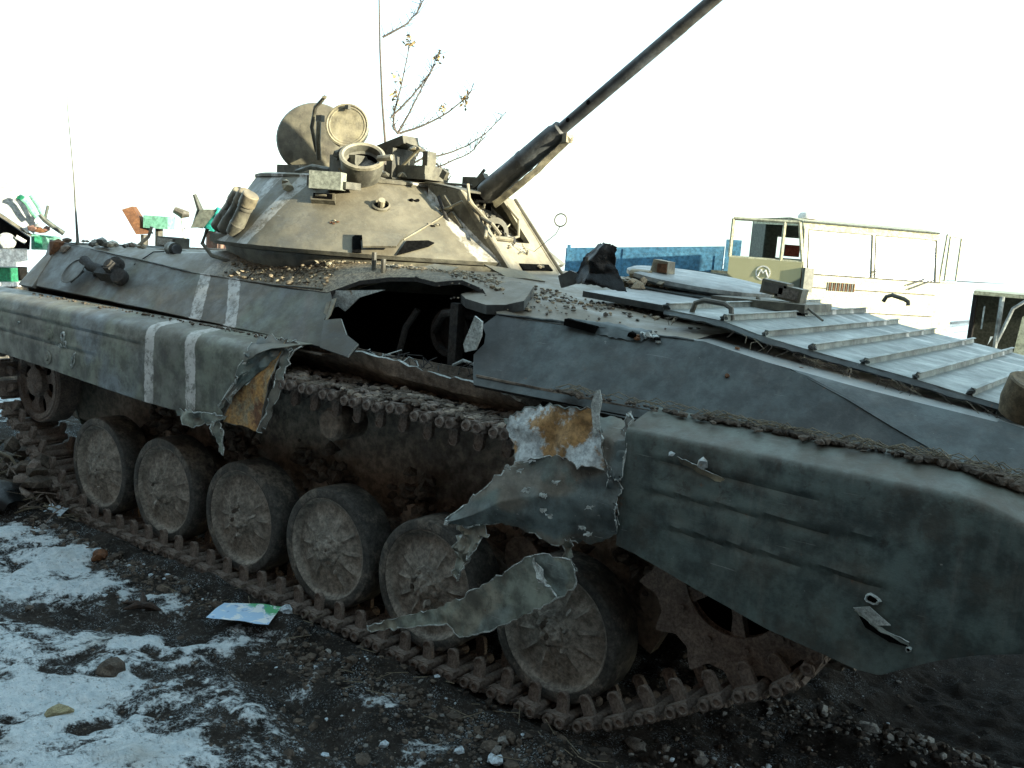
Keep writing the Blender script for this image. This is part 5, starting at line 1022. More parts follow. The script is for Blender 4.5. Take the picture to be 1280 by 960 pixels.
# ---- fittings on the rear
q = P['tool']
b = MB(); b.tube([V(q[0])+V((.02, -.01, -.0)), V(q[1]), V(q[2])], .034, M_inner, 12); b.box(V(q[2]).lerp(V(q[5]), .45)+V((0, -.01, 0)), (.24, .05, .075), M_inner, Matrix.Rotation(.75, 3, 'X')); b.lathe([(.001, -.02), (.05, -.02), (.055, .0), (.05, .03), (.03, .035), (.001, .03)], M_inner, V(q[3])+V((-.01, -.02, -.01)), (.3, -.75, .5), 16); b.lathe([(.001, -.02), (.05, -.02), (.055, .0), (.05, .03), (.03, .035), (.001, .03)], M_inner, V(q[4])+V((-.01, -.02, -.01)), (.3, -.75, .5), 16); b.box(V(q[3]).lerp(V(q[5]), .5)+V((-.03, -.02, .0)), (.07, .06, .13), M_inner, Matrix.Rotation(.75, 3, 'X')); b.lathe([(.001, .05), (.03, .05), (.035, 0)], M_inner, V(q[3]).lerp(V(q[5]), .2)+V((0, -.05, 0)), (0, -.8, .6), 14); part('exhaust_clamp', b)
b = MB(); b.lathe([(.10, 0), (.105, .008), (.095, .010), (.09, .002), (.001, .004)], M_hull, V(q[7])+V((-.03, .0, .03)), (0, -.79, .61), 28); b.tube([(-4.83, -1.24, 1.58), (-4.84, -1.28, 1.54), (-4.9, -1.29, 1.50)], .006, M_gun); part('filler_cap', b)
for x, z in ((-4.95, 1.66), (-5.06, 1.60), (-4.72, 1.56)): 
    yy = -2.42+.77*z; b = MB(); b.rock((x, yy-.01, z), .022, M_gun, int(z*100)); part('bracket_stub', b)
b = MB(); b.box((-5.05, -.42, 1.79), (.24, .12, .075), M_fit); b.box((-5.05, -.485, 1.792), (.19, .006, .05), M_lens); part('rear_periscope', b)
b = MB(); b.tube([(-4.33, -.92, 1.775), (-4.22, -.96, 1.775)], .044, M_fit, 16); b.tube([(-4.36, -.91, 1.775), (-4.19, -.97, 1.775)], .030, M_gun, 12); part('roof_vent', b)
b = MB()
for i in range(26): b.rock((-5.35+random.uniform(-.15, .5), random.uniform(-1.05, -.7), 1.755), random.uniform(.012, .04), random.choice((M_fit, M_tan, M_lower)), i+600)
b.rock((-5.05, -.98, 1.77), .05, M_fit, 601); b.rock((-5.42, -1.1, 1.70), .07, M_rust, 602, flat=1.2); b.rock((-5.3, -1.1, 1.70), .06, M_lower, 603)
b.tube([(-4.9, -.8, 1.76), (-4.85, -.75, 1.83), (-4.83, -.74, 1.90)], .012, M_tan); o = part('rear_wreckage', b); o['kind'] = 'stuff'
b = MB(); b.plate([(-5.56, -1.32, 1.43), (-5.36, -1.32, 1.43), (-5.40, -1.15, 1.66), (-5.52, -1.13, 1.66)], M_roof, .03, n=(-.2, -.8, .5), maxlen=.1, dent=.01); part('rear_corner_plate', b)
wq = P['whip']; b = MB(); b.tube([V(wq[0])+V((0, 0, -.04))]+wq, [.018, .012, .008, .005, .004, .003], M_fit, 6); part('whip_antenna', b)
# rear idler area: shed track pile
b = MB()
for i in range(120): b.rock((random.uniform(-6.3, -4.7), -1.35+random.uniform(-.35, .15), .05+abs(random.gauss(0, .16))), random.uniform(.03, .08), random.choice((M_mud, M_track, M_mud)), i+5000)
o = part('mud_clump', b); o['kind'] = 'stuff'
# black sheet stuck upright on the deck
q = P['black']; b = MB()
b.sheet([[q[3], (V(q[3])+V(q[4]))/2+V((0, -.03, .01)), q[4]], [q[2], (V(q[2])+V(q[5]))/2+V((0, -.09, 0)), q[5]], [q[1], V(q[1]).lerp(V(q[5]), .5)+V((0, -.06, -.03)), V(q[5])+V((.03, 0, -.05))], [q[0], V(q[0])+V((.12, -.1, .0)), q[6]]], 26, 26, M_black, .004, M_black, crumple=.03, jag=.004, seed=41, cscale=11)
put('black_plastic_sheet', b, None, label='crumpled black plastic sheet standing upright on the deck in front of the turret', cat='plastic sheet')
b = MB(); b.plate([q[8], q[9], q[10], q[11], V(q[11])+V((.04, 0, -.01)), V(q[8])+V((.02, 0, 0))], M_front, .02, maxlen=.05, dent=.01); part('upright_shard', b)

# ================================================================== THINGS ON THE GROUND
# paper leaflet
N = NT('leaflet_print'); N.co = N.tc.outputs['Generated']; x, y, z = N.sep()
c = N.mix(N.ramp(y, .60, .72), (.42, .62, .82), (.12, .45, .22)); c = N.mix(N.ramp(N.noise(4, 3), .5, .58), c, (.75, .82, .85)); c = N.mix(N.ramp(N.noise(7, 4, .6, N.mapping((1, 1, 1), (3, 0, 0))), .60, .66, 0, .7), c, (.10, .22, .45))
N.put(N.b.inputs['Base Color'], c); N.b.inputs['Roughness'].default_value = .4
q = [V(p) for p in P['flyer']]
zl = max(gz(p.x+dx, p.y+dy) for p in q for dx in (-.1, 0, .1) for dy in (-.1, 0, .1))
for p in q: p.z = zl+.012
b = MB(); b.sheet([[q[1], q[2]], [q[0], q[3]]], 14, 10, N.m, .001, crumple=.0, seed=2)
b.v = [(x, y, z+.012*noise.noise(V((x*9, y*9, 0)))) for x, y, z in b.v]
put('paper_leaflet', b, None, label='creased glossy leaflet printed green and blue lying on snow beside the track', cat='leaflet')
g = P['gstuff']
def ground_thing(name, pt, r, mat, label, cat, seed, flat=.7, sub=2, sink=.25, group=None):
    z = gz(pt[0], pt[1]); b = MB(); b.rock((0, 0, 0), r, mat, seed, flat, .35, sub); put(name, b.mesh(name, 30), None, (pt[0], pt[1], z+r*flat*(1-sink)*.8), label=label, cat=cat, group=group)
ground_thing('stone', g[1], .040, M_stone, 'pale grey stone lying in the mud just below the drive sprocket', 'stone', 3)
ground_thing('stone', g[2], .042, M_stone, 'pale squared stone wedged under the front track links', 'stone', 8)
ground_thing('snow_lump', g[3], .030, M_ice, 'small white lump of ice on dark mud at the bottom of the picture', 'ice lump', 5, .5)
ground_thing('mud_clod', g[5], .055, M_mud, 'round dark clod of earth sitting alone on the snow at lower left', 'earth clod', 11)
ground_thing('mud_clod', g[4], .045, M_rust, 'reddish brown lump on the snow beside the rearmost road wheels', 'earth clod', 12)
ground_thing('mud_clod', g[7], .050, m_rough('yellow_clod', (.30, .27, .15), (.22, .20, .12), scale=20), 'yellowish frozen lump in the snow near the bottom left corner', 'earth clod', 14, .5)
ground_thing('stone', g[9], .030, M_stone, 'grey green stone on the dark mound under the vehicle nose', 'stone', 15)
ground_thing('stone', (-2.22, -1.64), .035, M_ice, 'white lump of ice touching the right corner of the leaflet', 'ice lump', 16)
ground_thing('stone', (.36, -.62), .030, M_stone, 'small pale stone lying on the gravel ridge right of the sprocket', 'stone', 17)
# splintered dark wood
b = MB(); c0 = V(g[0]); c0.z = gz(c0.x, c0.y)+.02
for (dx, dy, L, r) in ((-.10, .06, .2, .014), (.06, .02, .17, .016), (-.02, -.06, .15, .014), (-.07, -.03, .12, .012)):
    b.tube([c0+V((-dx*.2, -dy*.2, .0)), c0+V((dx*.6, dy*.6, .012)), c0+V((dx*1.6, dy*1.6, .0))], [r, r*1.3, r*.4], m_rough('charred_wood', (.03, .022, .018), (.06, .04, .03), scale=20), 7)
put('charred_stick', b, None, label='dark splintered stick lying across the snow in the lower left', cat='stick')
b = MB(); c0 = V(P['gstuff'][6]); c0.z = gz(c0.x, c0.y)
G = []
for j in range(16):
    u = j/15; L = []
    for i in range(20):
        t = PI*i/19; r = .20*math.sin(PI*min(1, .12+u*.80))**.6; L.append(c0+V((-.28+.52*u, -.06+r*math.cos(t)*.9, .005+r*math.sin(t)*.62+.012*noise.noise(V((u*6, t*2, 0))))))
    G.append(L)
b.grid(G, M_black, .006); put('black_bag', b, None, label='black rounded bag lying on the snow at the left edge of the picture', cat='bag')
# curved stick by the bag, glass shard
b = MB(); z0 = gz(-5.3, -1.4)+.17
b.tube([(-5.75, -1.50, z0+.10), (-5.3, -1.50, z0+.09), (-5.05, -1.52, z0-.02)], [.014, .012, .008], M_straw, 7); put('bent_stick', b, None, label='pale bent stick poking out of the debris behind the black bag', cat='stick')
b = MB(); b.sheet([[(-4.56, -1.60, .06), (-4.40, -1.58, .06)], [(-4.54, -1.66, .03), (-4.38, -1.64, .03)]], 8, 5, M_ice, .002, crumple=.02, jag=.008, seed=3, rim=.75, cscale=20); b.v = [(x, y, z+gz(-4.5, -1.6)) for x, y, z in b.v]
put('foil_scrap', b, None, label='bright crumpled scrap of foil right of the black bag', cat='scrap')
# debris stalks at the left beside the track
b = MB(); b2 = MB()
for i in range(520):
    x = random.gauss(-5.25, .45); y = -1.52+random.gauss(0, .12); z = gz(x, y)+random.random()*.22*math.exp(-abs(x+5.4))
    a = random.uniform(0, 6.28); e = random.uniform(-.3, .5); L = random.uniform(.05, .22)
    b.tube([(x, y, z), (x+L*.5*math.cos(a), y+L*.5*math.sin(a), z+L*e*.5+.01), (x+L*math.cos(a), y+L*math.sin(a), z+L*e)], random.uniform(.002, .006), random.choice((M_straw, M_mud, M_mud, M_track)), 4)
put('plant_litter', b, kind='stuff', label='tangled dry stalks and earth heaped against the rear of the track')
# gravel and clods
M_dkmud = m_rough('dark_mud_clod', (.025, .020, .016), (.05, .041, .033), scale=14, rough=.9, bump=.8)  # darker version of the mud clods, beside the track and at the nose
b = MB(); rnd = random.Random(77)
gm = [M_mud, M_mud, M_mud, M_stone, M_mud, M_mud]
pts_xy = []
for i in range(7000):
    k = rnd.random()
    if k < .45: x = rnd.uniform(-4.6, .4); y = -1.72-abs(rnd.gauss(0, .12))
    elif k < .60: x = rnd.uniform(-2.4, .0); y = rnd.uniform(-2.7, -1.6)
    elif k < .80: x = rnd.uniform(-.6, 1.5); y = rnd.gauss(-.85, .35)
    else: x = rnd.uniform(-4.6, -.6); y = rnd.uniform(-3.4, -1.8); small = .6
    pts_xy.append((x, y))
pz = ground_h(np.array([p[0] for p in pts_xy]), np.array([p[1] for p in pts_xy]))
for i, ((x, y), z) in enumerate(zip(pts_xy, pz)):
    r = min(.036, .0058*math.exp(rnd.gauss(0, .62)))*(.62 if y < -2.1 and x < -1.6 else 1)
    if -2.6 < x < -2.05 and -2.05 < y < -1.55: continue
    b.rock((x, y, float(z)+r*.05), r, rnd.choice(gm) if rnd.random() < .97 else M_ice, i, flat=.75)
for i in range(900):
    x = rnd.uniform(-5.0, .1); y = -1.56-abs(rnd.gauss(0, .07)); zt = .0 if x < -.6 else (x+.6)*.5
    b.rock((x, y, 0*zt+rnd.uniform(-.01, .035)), min(.03, .012*math.exp(rnd.gauss(0, .45))), rnd.choice((M_dkmud, M_mud, M_dkmud)), i+7000, flat=.8)
for i in range(420):
    x = rnd.uniform(-.7, .5); y = -1.50+rnd.uniform(-.12, .2); b.rock((x, y, max(0, (x+.6)*.22)-.03-.12*rnd.random()), min(.026, .0085*math.exp(rnd.gauss(0, .5))), rnd.choice((M_dkmud, M_dkmud, M_dkmud, M_mud, M_stone)) if rnd.random() < .9 else M_ice, i+8000, flat=.8)
for i in range(900):
    x = rnd.uniform(-.1, 1.4); y = -.62-.0*x+rnd.gauss(0, .07)
    b.rock((x, y, gz(x, y)), min(.03, .0085*math.exp(rnd.gauss(0, .55))), rnd.choice((M_mud, M_stone, M_dkmud)), i+9000, flat=.8)
put('gravel', b, kind='stuff', label='loose gravel and clods of frozen mud along the track')
b = MB()
for i in range(60):
    x = rnd.uniform(-3.2, .6); y = -1.62-abs(rnd.gauss(0, .15)); z = gz(x, y)+.012; a = rnd.uniform(0, 6.28); L = rnd.uniform(.04, .14)
    b.tube([(x, y, z), (x+L*math.cos(a), y+L*math.sin(a), z+.012)], .0018, M_straw, 4)
put('straw_litter', b, kind='stuff', label='scattered bits of straw in the mud')

# ================================================================== BACKGROUND
# the shed that keeps the low sun off the yard
M_brick = m_rough('shed_wall', (.12, .10, .09), (.15, .13, .12), scale=3)
shed = root('storage_shed', 'long low storage shed beyond the right edge of the picture, shading the yard', 'shed', (14, -6, 0))
SH = 1.70+(14-9.0+0+2.2+.0)*0; 
z_roof = 1.70+(12.0+2.2)*math.tan(SUN_EL)/math.cos(SUN_AZ)
b = MB(); b.box((16, -7.5, z_roof/2-.3), (8, 24, z_roof+.6), M_brick); part('wall', b, shed)
b = MB(); b.box((16, -7.5, z_roof+.04), (8.3, 24.4, .08), M_inner); part('roof', b, shed)
M_brickd = m_rough('sky_blocker_brick', (.10, .06, .05), (.13, .08, .06), scale=3)
sky_block = root('sky_blocker', 'unseen brick block added behind the camera to hold back skylight', 'sky blocker', (-3, -12, 0))  # unseen block, added to cut skylight and darken the near side
b = MB(); b.box((-3, -12, 4.8), (30, 8, 10.6), M_brickd); part('wall', b, sky_block)
b = MB(); b.box((-3, -12, 10.25), (30.6, 8.6, .2), M_inner); part('roof', b, sky_block)
# truck
M_kh = m_rough('truck_khaki', (.38, .37, .25), (.42, .41, .29), (.34, .33, .22), scale=3, rough=.5, bump=.1)
M_khd = m_rough('truck_dark_green', (.06, .07, .06), (.08, .09, .075), scale=4, rough=.5, bump=.1)
N = NT('truck_door_paint'); x, y, z = N.sep()
z = N.math('ADD', z, -.10)
dm = N.math('ADD', z, N.math('MULTIPLY', N.math('ABSOLUTE', N.math('SUBTRACT', x, .52)), -.7)); f = N.ramp(N.math('ADD', dm, N.math('MULTIPLY', N.noise(2.5, 3), .10)), -.24, -.20)
N.put(N.b.inputs['Base Color'], N.mix(f, (.07, .08, .06), N.mix(N.noise(5, 6, .6), (.32, .31, .17), (.40, .38, .23)))); N.b.inputs['Roughness'].default_value = .5; M_door = N.m
N = NT('windscreen_glass'); N.b.inputs['Base Color'].default_value = (.6, .63, .62, 1); N.b.inputs['Roughness'].default_value = .12; N.b.inputs['Transmission Weight'].default_value = .0; N.put(N.b.inputs['Roughness'], N.ramp(N.noise(5, 4), .3, .7, .2, .5)); M_wsc = N.m
N = NT('clear_glass'); N.b.inputs['Base Color'].default_value = (.9, .95, .95, 1); N.b.inputs['Roughness'].default_value = .02; N.b.inputs['Transmission Weight'].default_value = 1; N.b.inputs['IOR'].default_value = 1.1; M_clr = N.m
M_whp = m_rough('white_print', (.75, .75, .7), (.68, .68, .64), scale=20, bump=.05)
T0 = V(P['truck'][0]); T1 = V(P['truck'][2]); lat = (T1-T0); ang = math.atan2(lat.y, lat.x); zr = 2.56
tg = gz(T0.x, T0.y)
truck = root('army_truck', 'khaki flat-fronted army truck with both cab doors swung open behind the front deck', 'truck', (T0.x, T0.y, 0), ang)
# local: x across the front (0 near side .. 2.35 far side), y backwards, z up ; roof zr
Wd = 2.33; rt = zr-.02; sill = 1.78; ws0 = 1.86; ws1 = rt-.12
def tp(name, mb, **k): return put(name, mb, truck, local=True, **k)
b = MB()
# front panel with windscreen surround, slightly raked
b.plate([(0, .0, .75), (Wd, .0, .75), (Wd, .0, ws0-.06), (0, .0, ws0-.06)], M_kh, .03, n=(0, -1, 0), maxlen=1)
for x0, x1 in ((0, .07), (Wd/2-.03, Wd/2+.03), (Wd-.07, Wd)): b.plate([(x0, .0, ws0-.06), (x1, .0, ws0-.06), (x1, .09, ws1), (x0, .09, ws1)], M_kh, .03, n=(0, -1, .1), maxlen=2)
b.plate([(0, .09, ws1), (Wd, .09, ws1), (Wd, .16, rt), (0, .16, rt)], M_kh, .03, n=(0, -1, .1), maxlen=2)
b.plate([(0, .16, rt), (Wd, .16, rt), (Wd, .5, rt+.05), (Wd, 1.5, rt+.03), (0, 1.5, rt+.03), (0, .5, rt+.05)], M_kh, .03, n=(0, 0, 1), maxlen=.6)
# near side: door opening left open, rear quarter, sill, drip rail
b.plate([(0, .16, rt-.07), (0, 1.5, rt-.05), (0, 1.5, rt+.03), (0, .5, rt+.05), (0, .16, rt)], M_kh, .03, n=(-1, 0, 0), maxlen=2)
b.plate([(0, 1.12, .8), (0, 1.5, .8), (0, 1.5, rt-.05), (0, 1.12, rt-.05)], M_khd, .03, n=(-1, 0, 0), maxlen=2)
b.plate([(0, 0, .75), (0, 1.5, .75), (0, 1.5, 1.05), (0, 0, 1.05)], M_kh, .03, n=(-1, 0, 0), maxlen=2)
b.plate([(Wd, 1.12, .8), (Wd, 1.5, .8), (Wd, 1.5, rt-.05), (Wd, 1.12, rt-.05)], M_khd, .03, n=(1, 0, 0), maxlen=2)
# back wall with rear window
for rct in ((0, .45, .8, rt), (1.0, Wd, .8, rt), (.45, 1.0, .8, 2.0), (.45, 1.0, 2.32, rt)): b.plate([(rct[0], 1.47, rct[2]), (rct[1], 1.47, rct[2]), (rct[1], 1.47, rct[3]), (rct[0], 1.47, rct[3])], M_khd, .03, n=(0, -1, 0), maxlen=2)
b.box((Wd/2, .75, .9), (Wd-.05, 1.4, .06), M_khd); tp('cab', b)
for x0, x1 in ((.07, Wd/2-.03), (Wd/2+.03, Wd-.07)):
    b = MB(); b.plate([(x0, .012, ws0-.06), (x1, .012, ws0-.06), (x1, .10, ws1), (x0, .10, ws1)], M_wsc, .006, n=(0, -1, .1), maxlen=2); tp('windscreen', b)
for x0, x1 in ((.07, Wd/2-.03), (Wd/2+.03, Wd-.07)):
    b = MB(); lp = [(x0, -.004, ws0-.05), (x1, -.004, ws0-.05), (x1, .088, ws1), (x0, .088, ws1), (x0, -.004, ws0-.05)]
    for p0, p1 in zip(lp, lp[1:]): b.tube([p0, p1], .007, M_fit, 6)
    tp('window_seal', b)
for z_ in (1.62, 1.30, 1.05): b = MB(); b.box((Wd/2, -.003, z_), (Wd-.1, .008, .012), M_inner); tp('panel_seam', b)
b = MB(); b.tube([(0, .13, rt-.01), (Wd, .13, rt-.01)], .014, M_khd, 6); tp('rain_gutter', b)
b = MB()
b.tube([(.0, -.01, ws0-.05), (Wd, -.01, ws0-.05)], .010, M_gun, 6)
for (xa, za, xb, zb_) in ((1.12, ws0+.02, 1.35, ws0+.12), (1.20, ws0+.0, 1.45, ws0+.10), (1.75, ws0-.12, 2.15, ws0+.02), (1.78, ws0-.18, 2.2, ws0-.02)): b.tube([(xa, -.03, za), (xb, -.03, zb_)], .009, M_gun, 5)
tp('wiper_set', b)
for k in range(14):
    b = MB(); b.box((.42+k*.034, -.006, ws0-.21), (.015, .012, .12), M_rust if k % 2 else M_khd); tp('vent_slot', b)
b = MB(); b.box((.05, -.04, 1.72), (.16, .06, .34), M_khd, Matrix.Rotation(.1, 3, 'Z')); tp('corner_mirror', b)
b = MB(); b.box((Wd/2, -.12, .72), (Wd+.06, .14, .24), M_kh); tp('bumper', b)
for x in (.3, Wd-.3): b = MB(); b.lathe([(.001, .02), (.09, .02), (.10, 0)], M_lens, (x, -.19, .72), (0, -1, 0), 20); tp('headlight', b)
b = MB(); b.lathe([(.14, 0), (.14, .04), (.11, .085), (.05, .10), (.001, .10)], M_whp, (.33, .55, rt+.05), (0, 0, 1), 20); tp('roof_beacon', b)
b = MB(); b.box((.45, .95, 1.50), (.5, .14, .62), M_rust, Matrix.Rotation(-.15, 3, 'X')); b.box((.45, .7, 1.25), (.5, .5, .14), M_rust); tp('seat', b)
b = MB(); b.box((.62, 1.3, 2.12), (.26, .03, .18), m_rough('red_board', (.35, .06, .04), (.28, .05, .03), scale=6)); tp('red_board', b)
# door, local frame then rotated about its front hinge
def door(hx, rot, far=False):
    d_ = put('cab_door', None, truck, (hx, .02, 1.55), (0, 0, rot), local=True)
    s = 1; L = 1.02; top = rt-1.55-.03; bot = -.55; wb = .27+(.14 if not far else 0)
    b = MB()
    b.plate([(0, 0, bot), (L, 0, bot), (L, 0, wb), (0, 0, wb)], M_door if not far else M_kh, .04, n=(0, -1, 0), maxlen=.3)
    for a_, c_ in (((0, wb), (.10, top)), ((.10, top), (L, top)), ((L, top), (L, wb)), ((0, wb), (L, wb)), ((.30, wb), (.30, top))):
        b.tube([(a_[0], .0, a_[1]), (c_[0], .0, c_[1])], .028 if not far else .018, M_kh, 6)
    put('door_panel', b.mesh('door_panel', 35), d_, local=True)
    b = MB(); b.plate([(.30, .0, wb), (L, 0, wb), (L, 0, top), (.30, 0, top)], M_clr, .004, n=(0, -1, 0), maxlen=2); b.plate([(.02, .0, wb), (.28, 0, wb), (.28, 0, top), (.10, 0, top)], M_clr, .004, n=(0, -1, 0), maxlen=2); put('door_window', b, d_, local=True)
    if not far:
        b = MB(); yy = .045; cx, cz = .52, .22
        b.lathe([(.105, 0), (.105, .004), (.088, .004), (.088, 0)], M_whp, (cx, yy-.004, cz), (0, 1, 0), 32)
        zg = [(-.07, -.045), (-.03, .045), (.0, -.005), (.03, .045), (.07, -.045)]
        for p0, p1 in zip(zg, zg[1:]): b.tube([(cx+p0[0], yy, cz+p0[1]), (cx+p1[0], yy, cz+p1[1])], .010, M_whp, 5)
        put('door_emblem', b, d_, local=True)
        b = MB(); b.box((.9, -.05, -.12), (.16, .03, .03), M_khd); put('door_handle', b, d_, local=True)
    return d_
door(-.02, PI-.12-ang+math.radians(0) if False else math.radians(141))
door(Wd+.02, math.radians(36), True)
b = MB(); b.box((Wd/2, 3.6, .8), (.9, 7.2, .22), M_khd); tp('chassis', b)
b = MB(); b.box((Wd/2, 4.6, 1.2), (2.4, 5.4, .12), M_khd)
for y in (1.9, 7.3): b.box((Wd/2, y, 1.45), (2.4, .05, .45), M_khd)
for x in (-.03, Wd+.03): b.box((x, 4.6, 1.45), (.05, 5.4, .45), M_khd)
tp('cargo_bed', b)
for x in (.12, Wd-.12):
    for y in (.75, 4.2, 5.6):
        b = MB(); s_ = -1 if x < 1 else 1; b.lathe([(.001, .02), (.26, .02), (.30, .10), (.5, .14), (.54, .06), (.54, -.14), (.3, -.16)], M_tyre, (x, y, .12), (s_, 0, 0), 32); tp('wheel', b)
# blue trailer sideboards
M_blue = m_rough('blue_boards', (.04, .13, .22), (.06, .18, .28), (.10, .15, .17), scale=2.5, rough=.7, bump=.3)
B0 = V(P['bluebed'][0]); B1 = V(P['bluebed'][1]); dv = (B1-B0); bang = math.atan2(dv.y, dv.x); BL = math.hypot(dv.x, dv.y)
trl = root('blue_trailer', 'blue planked cargo trailer seen low behind the deck, left of the truck', 'trailer', (B0.x, B0.y, 0), bang)
for k in range(5):
    b = MB(); z = 1.32+k*.115; tilt = (B1.z-B0.z)/BL
    G_ = [[(x, -.02, z+x*tilt*.75+dz) for x in np.linspace(0, BL, 12)] for dz in (0, .1145)]
    b.grid(G_, M_blue, -.03); put('plank', b, trl, local=True)
for x in (.05, 1.05, BL-.12): b = MB(); b.box((x, -.05, 1.6), (.06, .03, .7), M_blue); put('stanchion', b, trl, local=True)
b = MB(); b.box((BL/2, 1.2, 1.2), (BL, 2.4, .1), M_khd); b.box((BL/2, 2.4, 1.55), (BL, .05, .6), M_blue); put('trailer_bed', b, trl, local=True)
for x in (.8, BL-.8): b = MB(); b.lathe([(.001, .02), (.3, .05), (.45, .08), (.48, -.1)], M_tyre, (x, .1, .25), (0, -1, 0), 28); put('wheel', b, trl, local=True)
q = P['bluebed']; c_ = V(q[4]).lerp(V(q[5]), .5)
b = MB(); b.box((0, 0, -.28), (.26, .10, .62), M_blue); b.box((.1, .3, -.62), (.9, .8, .2), M_khd); b.box((.1, .3, -1.5), (.3, .3, 1.6), M_khd); put('blue_locker', b, None, (c_.x, c_.y, c_.z), (0, 0, bang), label='narrow blue locker between the blue trailer and the truck door', cat='locker')
# vehicle at the far right
q = P['rightveh']; c_ = V(q[0])
rv = root('open_vehicle', 'khaki vehicle shell with a dark open side at the right edge behind the deck', 'vehicle', (c_.x, c_.y, -.62), math.atan2(q[2][1]-q[1][1], q[2][0]-q[1][0])); rv.scale = (1.36, 1.36, 1.36)
def rp(n_, b_): return put(n_, b_, rv, local=True)
b = MB(); b.box((1.1, .9, 1.66), (2.2, 1.8, .05), M_kh); rp('roof', b)
b = MB(); b.box((1.1, 1.7, 1.1), (2.2, .05, 1.1), M_khd); b.box((.02, .9, 1.1), (.05, 1.7, 1.1), M_dark); b.box((1.1, .9, .55), (2.2, 1.8, .1), M_khd); rp('body', b)
b = MB(); b.tube([(.34, -.03, 1.64), (.34, -.03, .9)], .03, M_glac); rp('post', b)
b = MB(); b.tube([(.34, -.03, 1.0), (.48, -.06, 1.5), (.62, -.06, 1.62)], .022, M_glac); rp('door_frame', b)
b = MB(); b.plate([(.55, -.05, .8), (1.4, -.05, .8), (1.4, -.05, 1.55), (.75, -.05, 1.58), (.6, -.05, 1.4)], M_kh, .05, n=(0, -1, 0)); rp('door', b)
b = MB(); b.box((.15, -.03, 1.35), (.02, .02, .3), M_glac); b.plate([(.25, -.1, 1.0), (.3, -.1, 1.12), (.27, -.1, 1.12)], M_whp, .01); rp('strap', b)
for x in (.5, 1.8): b = MB(); b.lathe([(.001, .02), (.2, .03), (.4, .06), (.42, -.1)], M_tyre, (x, 0, .2), (0, -1, 0), 24); rp('wheel', b)
# reeds far right
M_reed = m_rough('reed', (.40, .34, .20), (.32, .27, .15), scale=20)
b = MB()
for i in range(420):
    t = random.random(); x = -2.1+9*t+random.gauss(0, .2); y = 19+random.gauss(0, .6); h = random.uniform(.9, 1.9); 
    a = random.uniform(-.15, .15); b.tube([(x, y, -.4), (x+a*.4, y, h*.6-.1), (x+a, y, h+.35*random.random())], [.008, .006, .002], M_reed, 3)
put('dry_reeds', b, kind='stuff', label='pale dry reeds standing behind the far right vehicle')
# farm machine at the left
M_wht = m_rough('white_panel', (.78, .80, .78), (.7, .72, .7), scale=4, bump=.1, rough=.5); M_grn = m_rough('green_paint', (.015, .16, .08), (.02, .20, .11), (.05, .24, .16), scale=6, bump=.1, rough=.45)
M_lgr = m_rough('faded_green', (.14, .36, .26), (.20, .44, .34), scale=6, bump=.1); M_teal = m_rough('teal_paint', (.02, .28, .24), (.03, .33, .27), scale=6, bump=.1, rough=.4); M_redb = m_rough('red_parts', (.25, .12, .09), (.22, .15, .12), scale=8)
q = [V(p) for p in P['greenL']]
q = [V(p) for p in P['fm_white']]
fm = root('farm_machine', 'white and green harvesting machine behind the rear of the wreck at the left edge', 'farm machine', (q[1].x, q[1].y, 0))
nf = (V(CAM[:3])-q[1]); nf.z = 0; nf.normalize()
def fpl(name, key, mat, th=.12):
    b = MB(); b.plate([V(p) for p in P[key]], mat, th, n=nf, maxlen=.5, mat2=mat); return part(name, b, fm)
M_wgr = m_rough('grey_white_panel', (.42, .44, .43), (.36, .38, .37), scale=5, bump=.2)
fpl('sloping_cover', 'fm_cover', M_wgr, .25); fpl('trim_strip', 'fm_strip', M_fit, .1); fpl('machine_body', 'fm_dark', M_dark, .6); fpl('side_panel', 'fm_white', M_wht, .3)
fpl('green_beam', 'fm_green', M_grn, .3); fpl('side_recess', 'fm_black', M_dark, .2); fpl('white_sill', 'fm_low', M_wht, .3); fpl('green_box', 'fm_box', M_lgr, .3); fpl('box_lid', 'fm_boxg', M_grn, .08)
p = V(P['fm_round'][0]); b = MB(); b.lathe([(.001, .04), (.08, .03), (.105, 0), (.105, -.1)], M_wgr, p, nf, 20); part('pulley', b, fm)
l = [V(p) for p in P['fm_bar']]; b = MB(); b.tube(l[:2], .025, M_wht); part('rod', b, fm); b = MB(); b.tube(l[2:], .025, M_wht); part('rod', b, fm)
l = [V(p) for p in P['fm_link']]
for a_, r_, m_ in ((l[0:4], .030, M_khd), ([l[1], l[5]], .018, M_khd), (l[6:10], .030, M_lgr), ([l[10], l[11], l[1]], .022, M_lgr)): b = MB(); b.tube(a_, r_, m_); part('linkage_arm', b, fm)
b = MB(); b.rock(l[6], .06, M_grn, 3); part('arm_joint', b, fm)
for k, p in enumerate(P['fm_red']): b = MB(); b.rock(p, .055, (M_redb, M_rust, M_redb, M_wgr)[k], k+5); part('red_fitting', b, fm)
for dx in (-1.6, -.2): b = MB(); c_ = q[1]+nf.cross(V((0, 0, 1)))*dx*-1-nf*.5; b.lathe([(.001, .05), (.4, .05), (.7, .1), (.75, -.2)], M_tyre, (c_.x, c_.y, gz(c_.x, c_.y)+.72), nf, 32); part('wheel', b, fm)
